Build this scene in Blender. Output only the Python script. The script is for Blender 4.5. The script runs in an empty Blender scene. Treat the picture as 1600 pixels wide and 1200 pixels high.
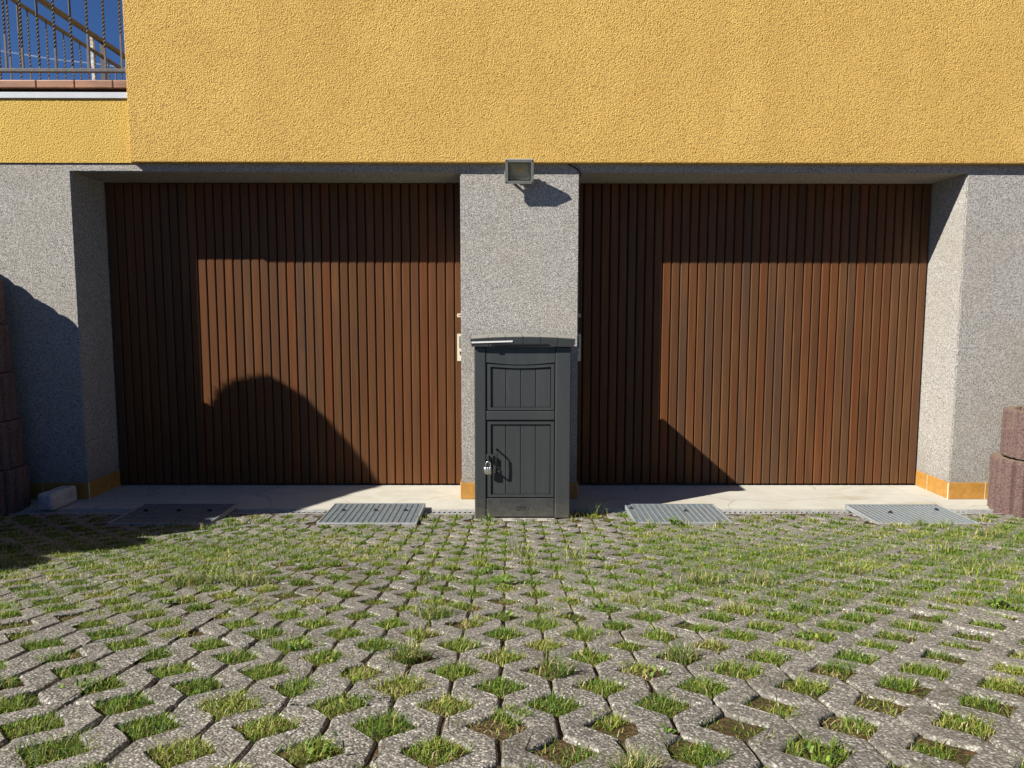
import bpy, bmesh, math, random
import numpy as np
from mathutils import Vector, Matrix, noise

# ------------------------------------------------------------------ camera, sky, sun, exposure
sc = bpy.context.scene
F_PX, PITCH, YAW, ROLL = 1133.5, -0.0968, 0.0040, 0.0009
CAM = Vector((0.0, -4.698, 1.2207))
cam_data = bpy.data.cameras.new("camera")
cam_data.sensor_width = 36.0
cam_data.lens = 36.0 * F_PX / 1600.0
cam_data.clip_start = 0.02
cam_data.clip_end = 20000.0
cam = bpy.data.objects.new("camera", cam_data)
fw = Vector((math.sin(YAW) * math.cos(PITCH), math.cos(YAW) * math.cos(PITCH), math.sin(PITCH)))
r0 = Vector((math.cos(YAW), -math.sin(YAW), 0.0))
u0 = r0.cross(fw)
rr = math.cos(ROLL) * r0 + math.sin(ROLL) * u0
uu = -math.sin(ROLL) * r0 + math.cos(ROLL) * u0
cam.matrix_world = Matrix(((rr.x, uu.x, -fw.x, CAM.x), (rr.y, uu.y, -fw.y, CAM.y), (rr.z, uu.z, -fw.z, CAM.z), (0, 0, 0, 1)))
sc.collection.objects.link(cam)
sc.camera = cam

SUN_L = Vector((1.64, 1.0, -1.395)).normalized()          # direction the light travels
SUN_EL = math.asin(-SUN_L.z)
SUN_ROT = math.atan2(-SUN_L.x, -SUN_L.y) % (2 * math.pi)
world = bpy.data.worlds.new("World")
sc.world = world
world.use_nodes = True
wn = world.node_tree
sky = wn.nodes.new('ShaderNodeTexSky')
sky.sky_type = 'NISHITA'
sky.sun_disc = False
sky.sun_elevation = SUN_EL
sky.sun_rotation = SUN_ROT
sky.altitude = 3000.0
sky.air_density = 0.85
sky.dust_density = 0.0
sky.ozone_density = 10.0
wn.links.new(sky.outputs[0], wn.nodes['Background'].inputs[0])
wn.nodes['Background'].inputs[1].default_value = 0.056

sun_data = bpy.data.lights.new("sun", 'SUN')
sun_data.energy = 5.0
sun_data.angle = math.radians(0.5)
sun_data.color = (1.0, 0.95, 0.87)
sun = bpy.data.objects.new("sun", sun_data)
sun.rotation_euler = SUN_L.to_track_quat('-Z', 'Y').to_euler()
sun.location = (-8, -6, 8)
sc.collection.objects.link(sun)

sc.view_settings.view_transform = 'Standard'
sc.view_settings.look = 'None'
sc.view_settings.gamma = 1.0
sc.view_settings.use_curve_mapping = False
sc.view_settings.exposure = 0.82

random.seed(7)
RNG = np.random.default_rng(11)

# ------------------------------------------------------------------ helpers
def link(o):
    sc.collection.objects.link(o)
    return o

def tag(o, label=None, cat=None, group=None, kind=None):
    if label: o["label"] = label
    if cat: o["category"] = cat
    if group: o["group"] = group
    if kind: o["kind"] = kind
    return o

def empty(name, loc=(0, 0, 0)):
    o = bpy.data.objects.new(name, None)
    o.empty_display_size = 0.1
    o.location = loc
    return link(o)

def mesh_obj(name, me, mats, parent=None, loc=(0, 0, 0), rot=(0, 0, 0)):
    """the location is in world space; parents are unrotated so the offset is a subtraction"""
    o = bpy.data.objects.new(name, me)
    if mats and not me.materials:
        for m in (mats if isinstance(mats, (list, tuple)) else [mats]):
            me.materials.append(m)
    link(o)
    if parent is not None:
        o.parent = parent
        pl = Vector((0, 0, 0))
        p = parent
        while p is not None:
            pl += p.location
            p = p.parent
        o.location = Vector(loc) - pl
    else:
        o.location = loc
    o.rotation_euler = rot
    return o

def bm_mesh(name, bm, smooth=False):
    me = bpy.data.meshes.new(name)
    bmesh.ops.recalc_face_normals(bm, faces=bm.faces[:])
    if smooth:
        for f in bm.faces: f.smooth = True
    bm.to_mesh(me)
    bm.free()
    return me

def add_box(bm, x0, x1, y0, y1, z0, z1, mi=0):
    vs = [bm.verts.new(p) for p in ((x0, y0, z0), (x1, y0, z0), (x1, y1, z0), (x0, y1, z0), (x0, y0, z1), (x1, y0, z1), (x1, y1, z1), (x0, y1, z1))]
    fs = []
    for q in ((0, 3, 2, 1), (4, 5, 6, 7), (0, 1, 5, 4), (1, 2, 6, 5), (2, 3, 7, 6), (3, 0, 4, 7)):
        f = bm.faces.new([vs[i] for i in q]); f.material_index = mi; fs.append(f)
    return vs, fs

def box_mesh(name, sx, sy, sz, bevel=0.0, seg=2, base=False):
    """centred box (or standing on z = 0 when base)"""
    bm = bmesh.new()
    z0, z1 = (0, sz) if base else (-sz / 2, sz / 2)
    add_box(bm, -sx / 2, sx / 2, -sy / 2, sy / 2, z0, z1)
    if bevel > 0:
        bmesh.ops.bevel(bm, geom=bm.edges[:], offset=bevel, segments=seg, profile=0.5, affect='EDGES', clamp_overlap=True)
    return bm_mesh(name, bm)

def block(name, x0, x1, y0, y1, z0, z1, mat, parent=None, bevel=0.0, seg=2):
    me = box_mesh(name, x1 - x0, y1 - y0, z1 - z0, bevel, seg)
    return mesh_obj(name, me, mat, parent, ((x0 + x1) / 2, (y0 + y1) / 2, (z0 + z1) / 2))

def tube_bm(bm, pts, rad, n=8, mi=0, cap=True):
    rings = []
    for i, p in enumerate(pts):
        p = Vector(p)
        a = Vector(pts[max(i - 1, 0)]); b = Vector(pts[min(i + 1, len(pts) - 1)])
        t = (b - a).normalized()
        ref = Vector((0, 0, 1)) if abs(t.z) < 0.9 else Vector((1, 0, 0))
        s = t.cross(ref).normalized(); q = t.cross(s)
        rd = rad[i] if isinstance(rad, (list, tuple)) else rad
        rings.append([bm.verts.new(p + rd * (math.cos(2 * math.pi * k / n) * s + math.sin(2 * math.pi * k / n) * q)) for k in range(n)])
    for a, b in zip(rings, rings[1:]):
        for k in range(n):
            f = bm.faces.new((a[k], a[(k + 1) % n], b[(k + 1) % n], b[k])); f.material_index = mi; f.smooth = True
    if cap:
        for rg in (rings[0], rings[-1]):
            f = bm.faces.new(rg); f.material_index = mi

def prism_bm(bm, poly, axis_pts, mi=0):
    """poly = list of (a, b) in a plane given by (origin, ea, eb, en, depth)"""
    o, ea, eb, en, d = axis_pts
    o, ea, eb, en = map(Vector, (o, ea, eb, en))
    lo = [bm.verts.new(o + ea * a + eb * b) for a, b in poly]
    hi = [bm.verts.new(o + ea * a + eb * b + en * d) for a, b in poly]
    n = len(poly)
    bm.faces.new(lo).material_index = mi
    bm.faces.new(list(reversed(hi))).material_index = mi
    for i in range(n):
        bm.faces.new((lo[i], hi[i], hi[(i + 1) % n], lo[(i + 1) % n])).material_index = mi

# ------------------------------------------------------------------ materials
def new_mat(name, rough=0.8, spec=0.3, metal=0.0):
    m = bpy.data.materials.new(name)
    m.use_nodes = True
    nt = m.node_tree
    b = nt.nodes['Principled BSDF']
    b.inputs['Roughness'].default_value = rough
    b.inputs['Specular IOR Level'].default_value = spec
    b.inputs['Metallic'].default_value = metal
    return m, nt, b

def N(nt, t, **kw):
    n = nt.nodes.new(t)
    for k, v in kw.items():
        if k in n.inputs.keys(): n.inputs[k].default_value = v
        else: setattr(n, k, v)
    return n

def L(nt, a, b): nt.links.new(a, b)

def ramp(nt, fac, stops, interp='LINEAR'):
    r = nt.nodes.new('ShaderNodeValToRGB')
    r.color_ramp.interpolation = interp
    els = r.color_ramp.elements
    while len(els) < len(stops): els.new(0.5)
    for e, (p, c) in zip(els, stops):
        e.position = p
        e.color = (c[0], c[1], c[2], 1) if isinstance(c, (tuple, list)) else (c, c, c, 1)
    if fac is not None: L(nt, fac, r.inputs[0])
    return r

def mixc(nt, a, b, fac, mode='MIX'):
    m = nt.nodes.new('ShaderNodeMix'); m.data_type = 'RGBA'; m.blend_type = mode; m.clamp_factor = True
    for v, i in ((a, 6), (b, 7), (fac, 0)):
        if hasattr(v, 'links'): L(nt, v, m.inputs[i])
        elif i == 0: m.inputs[0].default_value = v
        else: m.inputs[i].default_value = (*v, 1) if len(v) == 3 else v
    return m.outputs[2]

def coords(nt, space='Object', scale=(1, 1, 1), offset_random=False):
    if space == 'World':
        g = nt.nodes.new('ShaderNodeNewGeometry'); src = g.outputs['Position']
    else:
        t = nt.nodes.new('ShaderNodeTexCoord'); src = t.outputs['Object']
    if offset_random:
        oi = nt.nodes.new('ShaderNodeObjectInfo')
        mu = N(nt, 'ShaderNodeMath', operation='MULTIPLY'); mu.inputs[1].default_value = 37.0
        L(nt, oi.outputs['Random'], mu.inputs[0])
        ad = N(nt, 'ShaderNodeVectorMath', operation='ADD')
        L(nt, src, ad.inputs[0]); L(nt, mu.outputs[0], ad.inputs[1]); src = ad.outputs[0]
    mp = nt.nodes.new('ShaderNodeMapping')
    mp.inputs['Scale'].default_value = scale
    L(nt, src, mp.inputs[0])
    return mp.outputs[0]

def noise_tex(nt, vec, scale, detail=3.0, rough=0.55, dist=0.0):
    n = N(nt, 'ShaderNodeTexNoise', Scale=scale, Detail=detail, Roughness=rough, Distortion=dist)
    L(nt, vec, n.inputs['Vector'])
    return n.outputs['Fac']

def voro(nt, vec, scale, feature='F1', out='Distance', rnd=1.0):
    v = N(nt, 'ShaderNodeTexVoronoi', feature=feature, Scale=scale)
    v.inputs['Randomness'].default_value = rnd
    L(nt, vec, v.inputs['Vector'])
    return v.outputs[out]

def bump(nt, b, h, strength, dist, normal=None):
    n = N(nt, 'ShaderNodeBump', Strength=strength, Distance=dist)
    L(nt, h, n.inputs['Height'])
    if normal is not None: L(nt, normal, n.inputs['Normal'])
    L(nt, n.outputs[0], b.inputs['Normal'])
    return n.outputs[0]

def mathn(nt, op, a, b=None):
    m = N(nt, 'ShaderNodeMath', operation=op)
    for v, i in ((a, 0), (b, 1)):
        if v is None: continue
        if hasattr(v, 'links'): L(nt, v, m.inputs[i])
        else: m.inputs[i].default_value = v
    return m.outputs[0]

def stucco_yellow(name, c0, c1, bs):
    m, nt, b = new_mat(name, 0.92, 0.12)
    v = coords(nt, 'World')
    grain = noise_tex(nt, v, 112, 3, 0.62, 0.35)
    cells = voro(nt, v, 135, 'F1', 'Distance')
    big = noise_tex(nt, v, 1.3, 3)
    mid = noise_tex(nt, v, 7, 3)
    h = mathn(nt, 'ADD', mathn(nt, 'MULTIPLY', grain, 1.3), mathn(nt, 'MULTIPLY', cells, -0.55))
    col = mixc(nt, c0, c1, ramp(nt, big, [(0.35, 0.0), (0.7, 1.0)]).outputs[0])
    col = mixc(nt, col, (c0[0] * 0.84, c0[1] * 0.8, c0[2] * 0.72), ramp(nt, mid, [(0.5, 0.0), (0.8, 0.45)]).outputs[0])
    col = mixc(nt, col, (c0[0] * 0.45, c0[1] * 0.38, c0[2] * 0.3), ramp(nt, grain, [(0.33, 0.9), (0.46, 0.0)]).outputs[0])  # darker pits: small shadows of the grain put into the colour
    st = noise_tex(nt, coords(nt, 'World', (5.0, 5.0, 0.35)), 1.0, 4, 0.6)
    col = mixc(nt, col, (c0[0] * 0.80, c0[1] * 0.76, c0[2] * 0.72), ramp(nt, st, [(0.48, 0.0), (0.78, 0.65)]).outputs[0])
    L(nt, col, b.inputs['Base Color'])
    bump(nt, b, h, bs, 0.013)
    return m

def stucco_grey():
    m, nt, b = new_mat("grey_pebble_render", 0.9, 0.15)
    v = coords(nt, 'World')
    g1 = noise_tex(nt, v, 185, 2, 0.6)
    cel = voro(nt, v, 200, 'F1', 'Color')
    sep = N(nt, 'ShaderNodeSeparateColor'); L(nt, cel, sep.inputs[0])
    mixv = mathn(nt, 'ADD', mathn(nt, 'MULTIPLY', g1, 0.62), mathn(nt, 'MULTIPLY', sep.outputs[0], 0.38))
    r = ramp(nt, mixv, [(0.26, (0.10, 0.094, 0.086)), (0.38, (0.285, 0.268, 0.243)), (0.52, (0.41, 0.39, 0.355)), (0.70, (0.58, 0.555, 0.51))])
    big = noise_tex(nt, v, 2.2, 4)
    stain = ramp(nt, big, [(0.4, 0.0), (0.75, 0.35)]).outputs[0]
    col = mixc(nt, r.outputs[0], (0.36, 0.31, 0.24), stain)
    sx = N(nt, 'ShaderNodeSeparateXYZ'); L(nt, v, sx.inputs[0])
    ft = mathn(nt, 'ADD', sx.outputs[2], mathn(nt, 'MULTIPLY', noise_tex(nt, v, 6.0, 4, 0.6), 0.5))
    col = mixc(nt, col, (0.20, 0.175, 0.14), ramp(nt, ft, [(0.30, 0.42), (0.62, 0.0)]).outputs[0])
    L(nt, col, b.inputs['Base Color'])
    bump(nt, b, mixv, 0.9, 0.010)
    return m

def wood():
    m, nt, b = new_mat("stained_wood", 0.5, 0.10)
    v = coords(nt, 'Object', (60, 60, 0.7), True)
    v2 = coords(nt, 'Object', (9, 9, 0.9), True)
    grain = noise_tex(nt, v, 3.0, 4, 0.6, 0.4)
    blot = noise_tex(nt, v2, 1.2, 3, 0.55, 0.6)
    oi = nt.nodes.new('ShaderNodeObjectInfo')
    base = ramp(nt, oi.outputs['Random'], [(0.0, (0.078, 0.039, 0.019)), (0.2, (0.112, 0.046, 0.019)), (0.4, (0.088, 0.045, 0.023)), (0.6, (0.125, 0.045, 0.017)), (0.8, (0.100, 0.049, 0.022)), (1.0, (0.080, 0.047, 0.029))]).outputs[0]
    col = mixc(nt, base, (0.160, 0.070, 0.026), ramp(nt, blot, [(0.45, 0.0), (0.75, 0.75)]).outputs[0])
    col = mixc(nt, col, (0.075, 0.032, 0.016), ramp(nt, grain, [(0.34, 0.75), (0.56, 0.0)]).outputs[0])
    L(nt, col, b.inputs['Base Color'])
    L(nt, ramp(nt, grain, [(0.3, 0.55), (0.7, 0.38)]).outputs[0], b.inputs['Roughness'])
    bump(nt, b, grain, 0.15, 0.0015)
    return m

def simple(name, col, rough=0.6, spec=0.4, metal=0.0, var=0.25, scale=30.0, bstr=0.15, bdist=0.002, space='World', stretch=(1, 1, 1), dirt=None, dirt_scale=6.0):
    m, nt, b = new_mat(name, rough, spec, metal)
    v = coords(nt, space, stretch)
    n = noise_tex(nt, v, scale, 4, 0.6)
    lo = tuple(c * (1 - var) for c in col); hi = tuple(min(1, c * (1 + var)) for c in col)
    c = ramp(nt, n, [(0.3, lo), (0.7, hi)]).outputs[0]
    if dirt:
        d = noise_tex(nt, v, dirt_scale, 5, 0.65)
        c = mixc(nt, c, dirt, ramp(nt, d, [(0.48, 0.0), (0.78, 0.8)]).outputs[0])
    L(nt, c, b.inputs['Base Color'])
    if bstr > 0: bump(nt, b, n, bstr, bdist)
    return m

def paver_mat():
    m, nt, b = new_mat("exposed_aggregate_concrete", 0.88, 0.2)
    v = coords(nt, 'Object', (1, 1, 1), True)
    cel = N(nt, 'ShaderNodeTexVoronoi', feature='F1', Scale=215.0); L(nt, v, cel.inputs['Vector'])
    sep = N(nt, 'ShaderNodeSeparateColor'); L(nt, cel.outputs['Color'], sep.inputs[0])
    n = noise_tex(nt, v, 260, 2, 0.6)
    big = noise_tex(nt, v, 5.0, 4, 0.6)
    chips = ramp(nt, sep.outputs[0], [(0.0, (0.095, 0.090, 0.080)), (0.4, (0.185, 0.176, 0.158)), (0.62, (0.255, 0.243, 0.217)), (0.80, (0.34, 0.325, 0.29)), (0.95, (0.54, 0.52, 0.47))]).outputs[0]
    edge = ramp(nt, cel.outputs['Distance'], [(0.35, 0.0), (0.75, 0.7)]).outputs[0]
    col = mixc(nt, chips, (0.125, 0.116, 0.100), edge)
    col = mixc(nt, col, (0.10, 0.088, 0.072), ramp(nt, big, [(0.5, 0.0), (0.8, 0.55)]).outputs[0])
    oi = nt.nodes.new('ShaderNodeObjectInfo')
    tint = ramp(nt, oi.outputs['Random'], [(0.0, (0.92, 0.91, 0.89)), (1.0, (1.12, 1.1, 1.07))]).outputs[0]
    col = mixc(nt, col, tint, 1.0, 'MULTIPLY')
    wv = coords(nt, 'World')
    moss = noise_tex(nt, wv, 11.0, 5, 0.65)
    col = mixc(nt, col, (0.085, 0.078, 0.035), ramp(nt, moss, [(0.56, 0.0), (0.72, 0.65)]).outputs[0])
    dust = noise_tex(nt, wv, 2.3, 4, 0.6)
    col = mixc(nt, col, (0.285, 0.265, 0.225), ramp(nt, dust, [(0.5, 0.0), (0.75, 0.3)]).outputs[0])
    L(nt, col, b.inputs['Base Color'])
    h = mathn(nt, 'ADD', mathn(nt, 'MULTIPLY', cel.outputs['Distance'], -0.8), mathn(nt, 'MULTIPLY', n, 0.5))
    bump(nt, b, h, 0.6, 0.004)
    return m

def soil_mat():
    m, nt, b = new_mat("mossy_soil", 0.95, 0.1)
    v = coords(nt, 'World')
    n1 = noise_tex(nt, v, 90, 4, 0.65)
    n2 = noise_tex(nt, v, 9, 4, 0.6)
    n3 = noise_tex(nt, v, 30, 3, 0.6)
    col = ramp(nt, n1, [(0.3, (0.040, 0.026, 0.014)), (0.5, (0.10, 0.066, 0.034)), (0.72, (0.19, 0.135, 0.07))]).outputs[0]
    col = mixc(nt, col, (0.062, 0.058, 0.018), ramp(nt, n2, [(0.45, 0.0), (0.65, 0.7)]).outputs[0])
    col = mixc(nt, col, (0.12, 0.055, 0.022), ramp(nt, n3, [(0.55, 0.0), (0.75, 0.6)]).outputs[0])
    L(nt, col, b.inputs['Base Color'])
    bump(nt, b, n1, 0.9, 0.012)
    return m

def grass_mat():
    m, nt, b = new_mat("grass_blades", 0.55, 0.25)
    a = nt.nodes.new('ShaderNodeVertexColor'); a.layer_name = "blade"
    L(nt, a.outputs[0], b.inputs['Base Color'])
    tr = nt.nodes.new('ShaderNodeBsdfTranslucent')
    L(nt, a.outputs[0], tr.inputs[0])
    mx = nt.nodes.new('ShaderNodeMixShader'); mx.inputs[0].default_value = 0.28
    out = nt.nodes['Material Output']
    L(nt, b.outputs[0], mx.inputs[1]); L(nt, tr.outputs[0], mx.inputs[2]); L(nt, mx.outputs[0], out.inputs[0])
    return m

M = {}
M['yellow'] = stucco_yellow("ochre_render", (0.680, 0.440, 0.128), (0.615, 0.388, 0.108), 0.75)
M['yellow_light'] = stucco_yellow("light_ochre_render", (0.66, 0.445, 0.115), (0.63, 0.415, 0.105), 0.55)
M['grey'] = stucco_grey()
M['wood'] = wood()
M['dark_backing'] = simple("dark_backing", (0.004, 0.0035, 0.003), 0.95, 0.05, bstr=0)
def apron_mat():
    m, nt, b = new_mat("pale_concrete", 0.85, 0.2)
    v = coords(nt, 'World')
    n1 = noise_tex(nt, v, 4.5, 5, 0.62); n2 = noise_tex(nt, coords(nt, 'World', (1, 2.2, 1)), 2.4, 5, 0.66, 0.8); n3 = noise_tex(nt, v, 60, 3)
    col = ramp(nt, n1, [(0.3, (0.435, 0.415, 0.35)), (0.7, (0.51, 0.495, 0.43))]).outputs[0]
    col = mixc(nt, col, (0.36, 0.30, 0.19), ramp(nt, n2, [(0.53, 0.0), (0.72, 0.55)]).outputs[0])
    wv = N(nt, 'ShaderNodeVectorMath', operation='ADD'); L(nt, v, wv.inputs[0])
    nd = N(nt, 'ShaderNodeTexNoise', Scale=3.0); L(nt, v, nd.inputs['Vector'])
    sc2 = N(nt, 'ShaderNodeVectorMath', operation='SCALE'); sc2.inputs['Scale'].default_value = 0.25; L(nt, nd.outputs['Color'], sc2.inputs[0]); L(nt, sc2.outputs[0], wv.inputs[1])
    cr = N(nt, 'ShaderNodeTexVoronoi', feature='DISTANCE_TO_EDGE', Scale=1.1); L(nt, wv.outputs[0], cr.inputs['Vector'])
    col = mixc(nt, col, (0.22, 0.20, 0.16), ramp(nt, cr.outputs['Distance'], [(0.0, 0.55), (0.006, 0.0)]).outputs[0])
    sp = voro(nt, v, 14, 'F1', 'Distance')
    col = mixc(nt, col, (0.20, 0.17, 0.12), ramp(nt, sp, [(0.03, 0.6), (0.07, 0.0)]).outputs[0])
    L(nt, col, b.inputs['Base Color'])
    bump(nt, b, n3, 0.2, 0.002)
    return m
M['concrete'] = apron_mat()
M['slab'] = simple("worn_concrete", (0.36, 0.345, 0.31), 0.9, 0.2, var=0.2, scale=40.0, bstr=0.3, bdist=0.004)
M['paver'] = paver_mat()
M['soil'] = soil_mat()
M['grass'] = grass_mat()
M['tile'] = simple("ochre_glazed_tile", (0.40, 0.205, 0.045), 0.4, 0.4, var=0.16, scale=35.0, bstr=0.1, bdist=0.001, dirt=(0.33, 0.16, 0.035), dirt_scale=18)
M['mortar'] = simple("pale_mortar", (0.6, 0.57, 0.48), 0.9, 0.2, var=0.15, scale=60.0)
M['coping'] = simple("clay_coping_tile", (0.32, 0.15, 0.075), 0.38, 0.5, var=0.35, scale=5.0, bstr=0.05, stretch=(1, 1, 3))
M['flashing'] = simple("white_metal_edge", (0.50, 0.52, 0.54), 0.45, 0.4, var=0.06, scale=10.0, bstr=0.05)
M['dark_fill'] = simple("dark_gap_fill", (0.03, 0.032, 0.035), 0.8, 0.2, bstr=0.2)  # plain dark fill, also used for the shade in the coping gap
M['iron'] = simple("painted_iron", (0.085, 0.080, 0.076), 0.6, 0.3, var=0.35, scale=40.0, bstr=0.15, bdist=0.001)
M['iron_brown'] = simple("brown_painted_iron", (0.028, 0.020, 0.014), 0.5, 0.5, var=0.3, scale=25.0, bstr=0.1, bdist=0.001)
M['granite'] = simple("speckled_granite", (0.42, 0.41, 0.39), 0.8, 0.3, var=0.75, scale=60.0, bstr=0.3, bdist=0.003)
M['plastic'] = simple("anthracite_plastic", (0.038, 0.042, 0.043), 0.42, 0.45, var=0.06, scale=6.0, bstr=0.10, bdist=0.0015, stretch=(30, 30, 2), dirt=(0.052, 0.056, 0.055), dirt_scale=0.35)
M['plastic_lid'] = simple("anthracite_lid_plastic", (0.042, 0.047, 0.050), 0.14, 0.5, var=0.1, scale=20.0, bstr=0.0)
_nt = M['plastic'].node_tree; _b = _nt.nodes['Principled BSDF']
_v = coords(_nt, 'World'); _sx = N(_nt, 'ShaderNodeSeparateXYZ'); L(_nt, _v, _sx.inputs[0])
_sp = mathn(_nt, 'ADD', _sx.outputs[2], mathn(_nt, 'MULTIPLY', noise_tex(_nt, _v, 38.0, 5, 0.7), 0.34))
_old = _b.inputs['Base Color'].links[0].from_socket
_c = mixc(_nt, _old, (0.105, 0.095, 0.075), ramp(_nt, _sp, [(0.17, 0.7), (0.30, 0.0)]).outputs[0])
_sc = noise_tex(_nt, coords(_nt, 'World', (1, 1, 0.25)), 26.0, 6, 0.75, 1.5)
_c = mixc(_nt, _c, (0.085, 0.088, 0.085), ramp(_nt, _sc, [(0.60, 0.0), (0.72, 0.5)]).outputs[0])
L(_nt, _c, _b.inputs['Base Color'])
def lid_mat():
    m, nt, b = new_mat("painted_sheen_lid", 0.4, 0.45)
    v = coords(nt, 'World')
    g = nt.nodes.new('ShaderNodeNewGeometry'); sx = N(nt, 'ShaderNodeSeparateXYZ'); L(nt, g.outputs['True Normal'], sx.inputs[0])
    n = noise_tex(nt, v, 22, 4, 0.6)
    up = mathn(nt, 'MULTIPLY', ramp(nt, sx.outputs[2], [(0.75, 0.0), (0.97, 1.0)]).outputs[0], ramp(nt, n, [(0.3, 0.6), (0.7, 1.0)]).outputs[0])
    L(nt, mixc(nt, (0.043, 0.048, 0.050), (0.30, 0.285, 0.25), up), b.inputs['Base Color'])  # pale up-facing colour stands in for the pillar's reflection on the lid
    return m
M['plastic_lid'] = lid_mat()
M['black'] = simple("black_plastic", (0.008, 0.008, 0.009), 0.5, 0.4, bstr=0)
M['white_strip'] = simple("white_strip", (0.85, 0.85, 0.83), 0.3, 0.5, var=0.04, bstr=0)
M['steel'] = simple("brushed_steel", (0.70, 0.70, 0.68), 0.28, 0.6, metal=0.9, var=0.12, scale=80, bstr=0.05)
M['galv'] = simple("galvanised_steel", (0.185, 0.215, 0.23), 0.5, 0.4, metal=0.3, var=0.22, scale=45, bstr=0.2, bdist=0.002, dirt=(0.20, 0.20, 0.18), dirt_scale=8)
M['galv_light'] = simple("bright_galvanised_edge", (0.34, 0.37, 0.375), 0.45, 0.4, metal=0.3, var=0.15, scale=60, bstr=0.1)
M['drain'] = simple("drain_channel_metal", (0.42, 0.425, 0.41), 0.5, 0.4, metal=0.2, var=0.25, scale=50, bstr=0.2, dirt=(0.25, 0.22, 0.17), dirt_scale=5)
M['cream'] = simple("cream_lock_plate", (0.60, 0.56, 0.42), 0.4, 0.5, var=0.06, bstr=0)
M['slot'] = simple("grey_green_slot", (0.17, 0.17, 0.13), 0.5, 0.4, var=0.1, bstr=0)
M['badge_red'] = simple("badge_print", (0.30, 0.12, 0.10), 0.5, 0.4, bstr=0)
M['lamp_grey'] = simple("grey_aluminium", (0.33, 0.35, 0.33), 0.42, 0.5, metal=0.3, var=0.08, bstr=0.05)
M['reflector'] = simple("lamp_reflector", (0.50, 0.47, 0.38), 0.45, 0.4, metal=0.1, var=0.1, bstr=0)
M['led'] = simple("amber_led_chip", (0.75, 0.45, 0.03), 0.5, 0.3, var=0.05, bstr=0)
M['planter'] = simple("red_brown_concrete", (0.165, 0.108, 0.098), 0.92, 0.15, var=0.55, scale=110.0, bstr=1.0, bdist=0.014, dirt=(0.20, 0.155, 0.12), dirt_scale=7)
M['planter_rim'] = simple("weathered_rim", (0.21, 0.155, 0.11), 0.95, 0.1, var=0.35, scale=60.0, bstr=0.6, bdist=0.006)
M['stone'] = simple("light_kerb_stone", (0.56, 0.52, 0.49), 0.9, 0.2, var=0.2, scale=25.0, bstr=0.5, bdist=0.006, dirt=(0.22, 0.21, 0.20), dirt_scale=14)
M['leaf'] = simple("evergreen_leaves", (0.050, 0.085, 0.025), 0.5, 0.3, var=0.4, scale=20, bstr=0)
M['bark'] = simple("bark", (0.10, 0.07, 0.045), 0.9, 0.2, var=0.3, scale=40)

def glass_mat():
    m, nt, b = new_mat("clear_lamp_glass", 0.04, 0.5)
    b.inputs['Transmission Weight'].default_value = 1.0
    b.inputs['IOR'].default_value = 1.3
    b.inputs['Base Color'].default_value = (0.9, 0.92, 0.9, 1)
    return m
M['glass'] = glass_mat()

# ------------------------------------------------------------------ ground profile (ramp falling to the garages)
PY = [-60, -7.0, -5.6, -3.678, -1.35, -0.95, -0.65, -0.36, 0.2, 0.3, 8.0]
PZ = [1.05, 1.0, 0.87, 0.547, 0.119, 0.060, 0.027, 0.004, -0.004, -0.06, -0.06]
def ramp_z(y): return float(np.interp(y, PY, PZ))
def settle(x, y):
    return 0.009 * noise.noise(Vector((x * 0.9, y * 0.9, 3.1))) + 0.004 * noise.noise(Vector((x * 2.3, y * 2.3, 9.0)))
SOIL_D = 0.0055
def soil_z(x, y): return ramp_z(y) + settle(x, y) - SOIL_D + 0.002 * noise.noise(Vector((x * 8, y * 8, 5.0)))

# ground: one sheet, fine where the ramp is
xs = sorted(set([-120, -60, -30, -12, -6] + list(np.round(np.arange(-3.9, 4.0, 0.06), 3)) + [6, 12, 30, 60, 120]))
ys = sorted(set([-120, -60, -30, -12, -9, -7] + list(np.round(np.arange(-5.6, -0.33, 0.06), 3)) + [-0.345, 0.2, 0.3, 8, 30, 120]))
gv, gf = [], []
for y in ys:
    for x in xs:
        z = soil_z(x, y) if (-5.7 < y < -0.34) else ramp_z(y) - 0.05
        gv.append((x, y, z if y < -0.3 else -0.16))
nx = len(xs)
for j in range(len(ys) - 1):
    for i in range(nx - 1):
        gf.append((j * nx + i, j * nx + i + 1, (j + 1) * nx + i + 1, (j + 1) * nx + i))
gm = bpy.data.meshes.new("ground")
gm.from_pydata(gv, [], gf)
for p in gm.polygons: p.use_smooth = True
ground = tag(mesh_obj("ground", gm, M['soil']), kind="structure")

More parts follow.
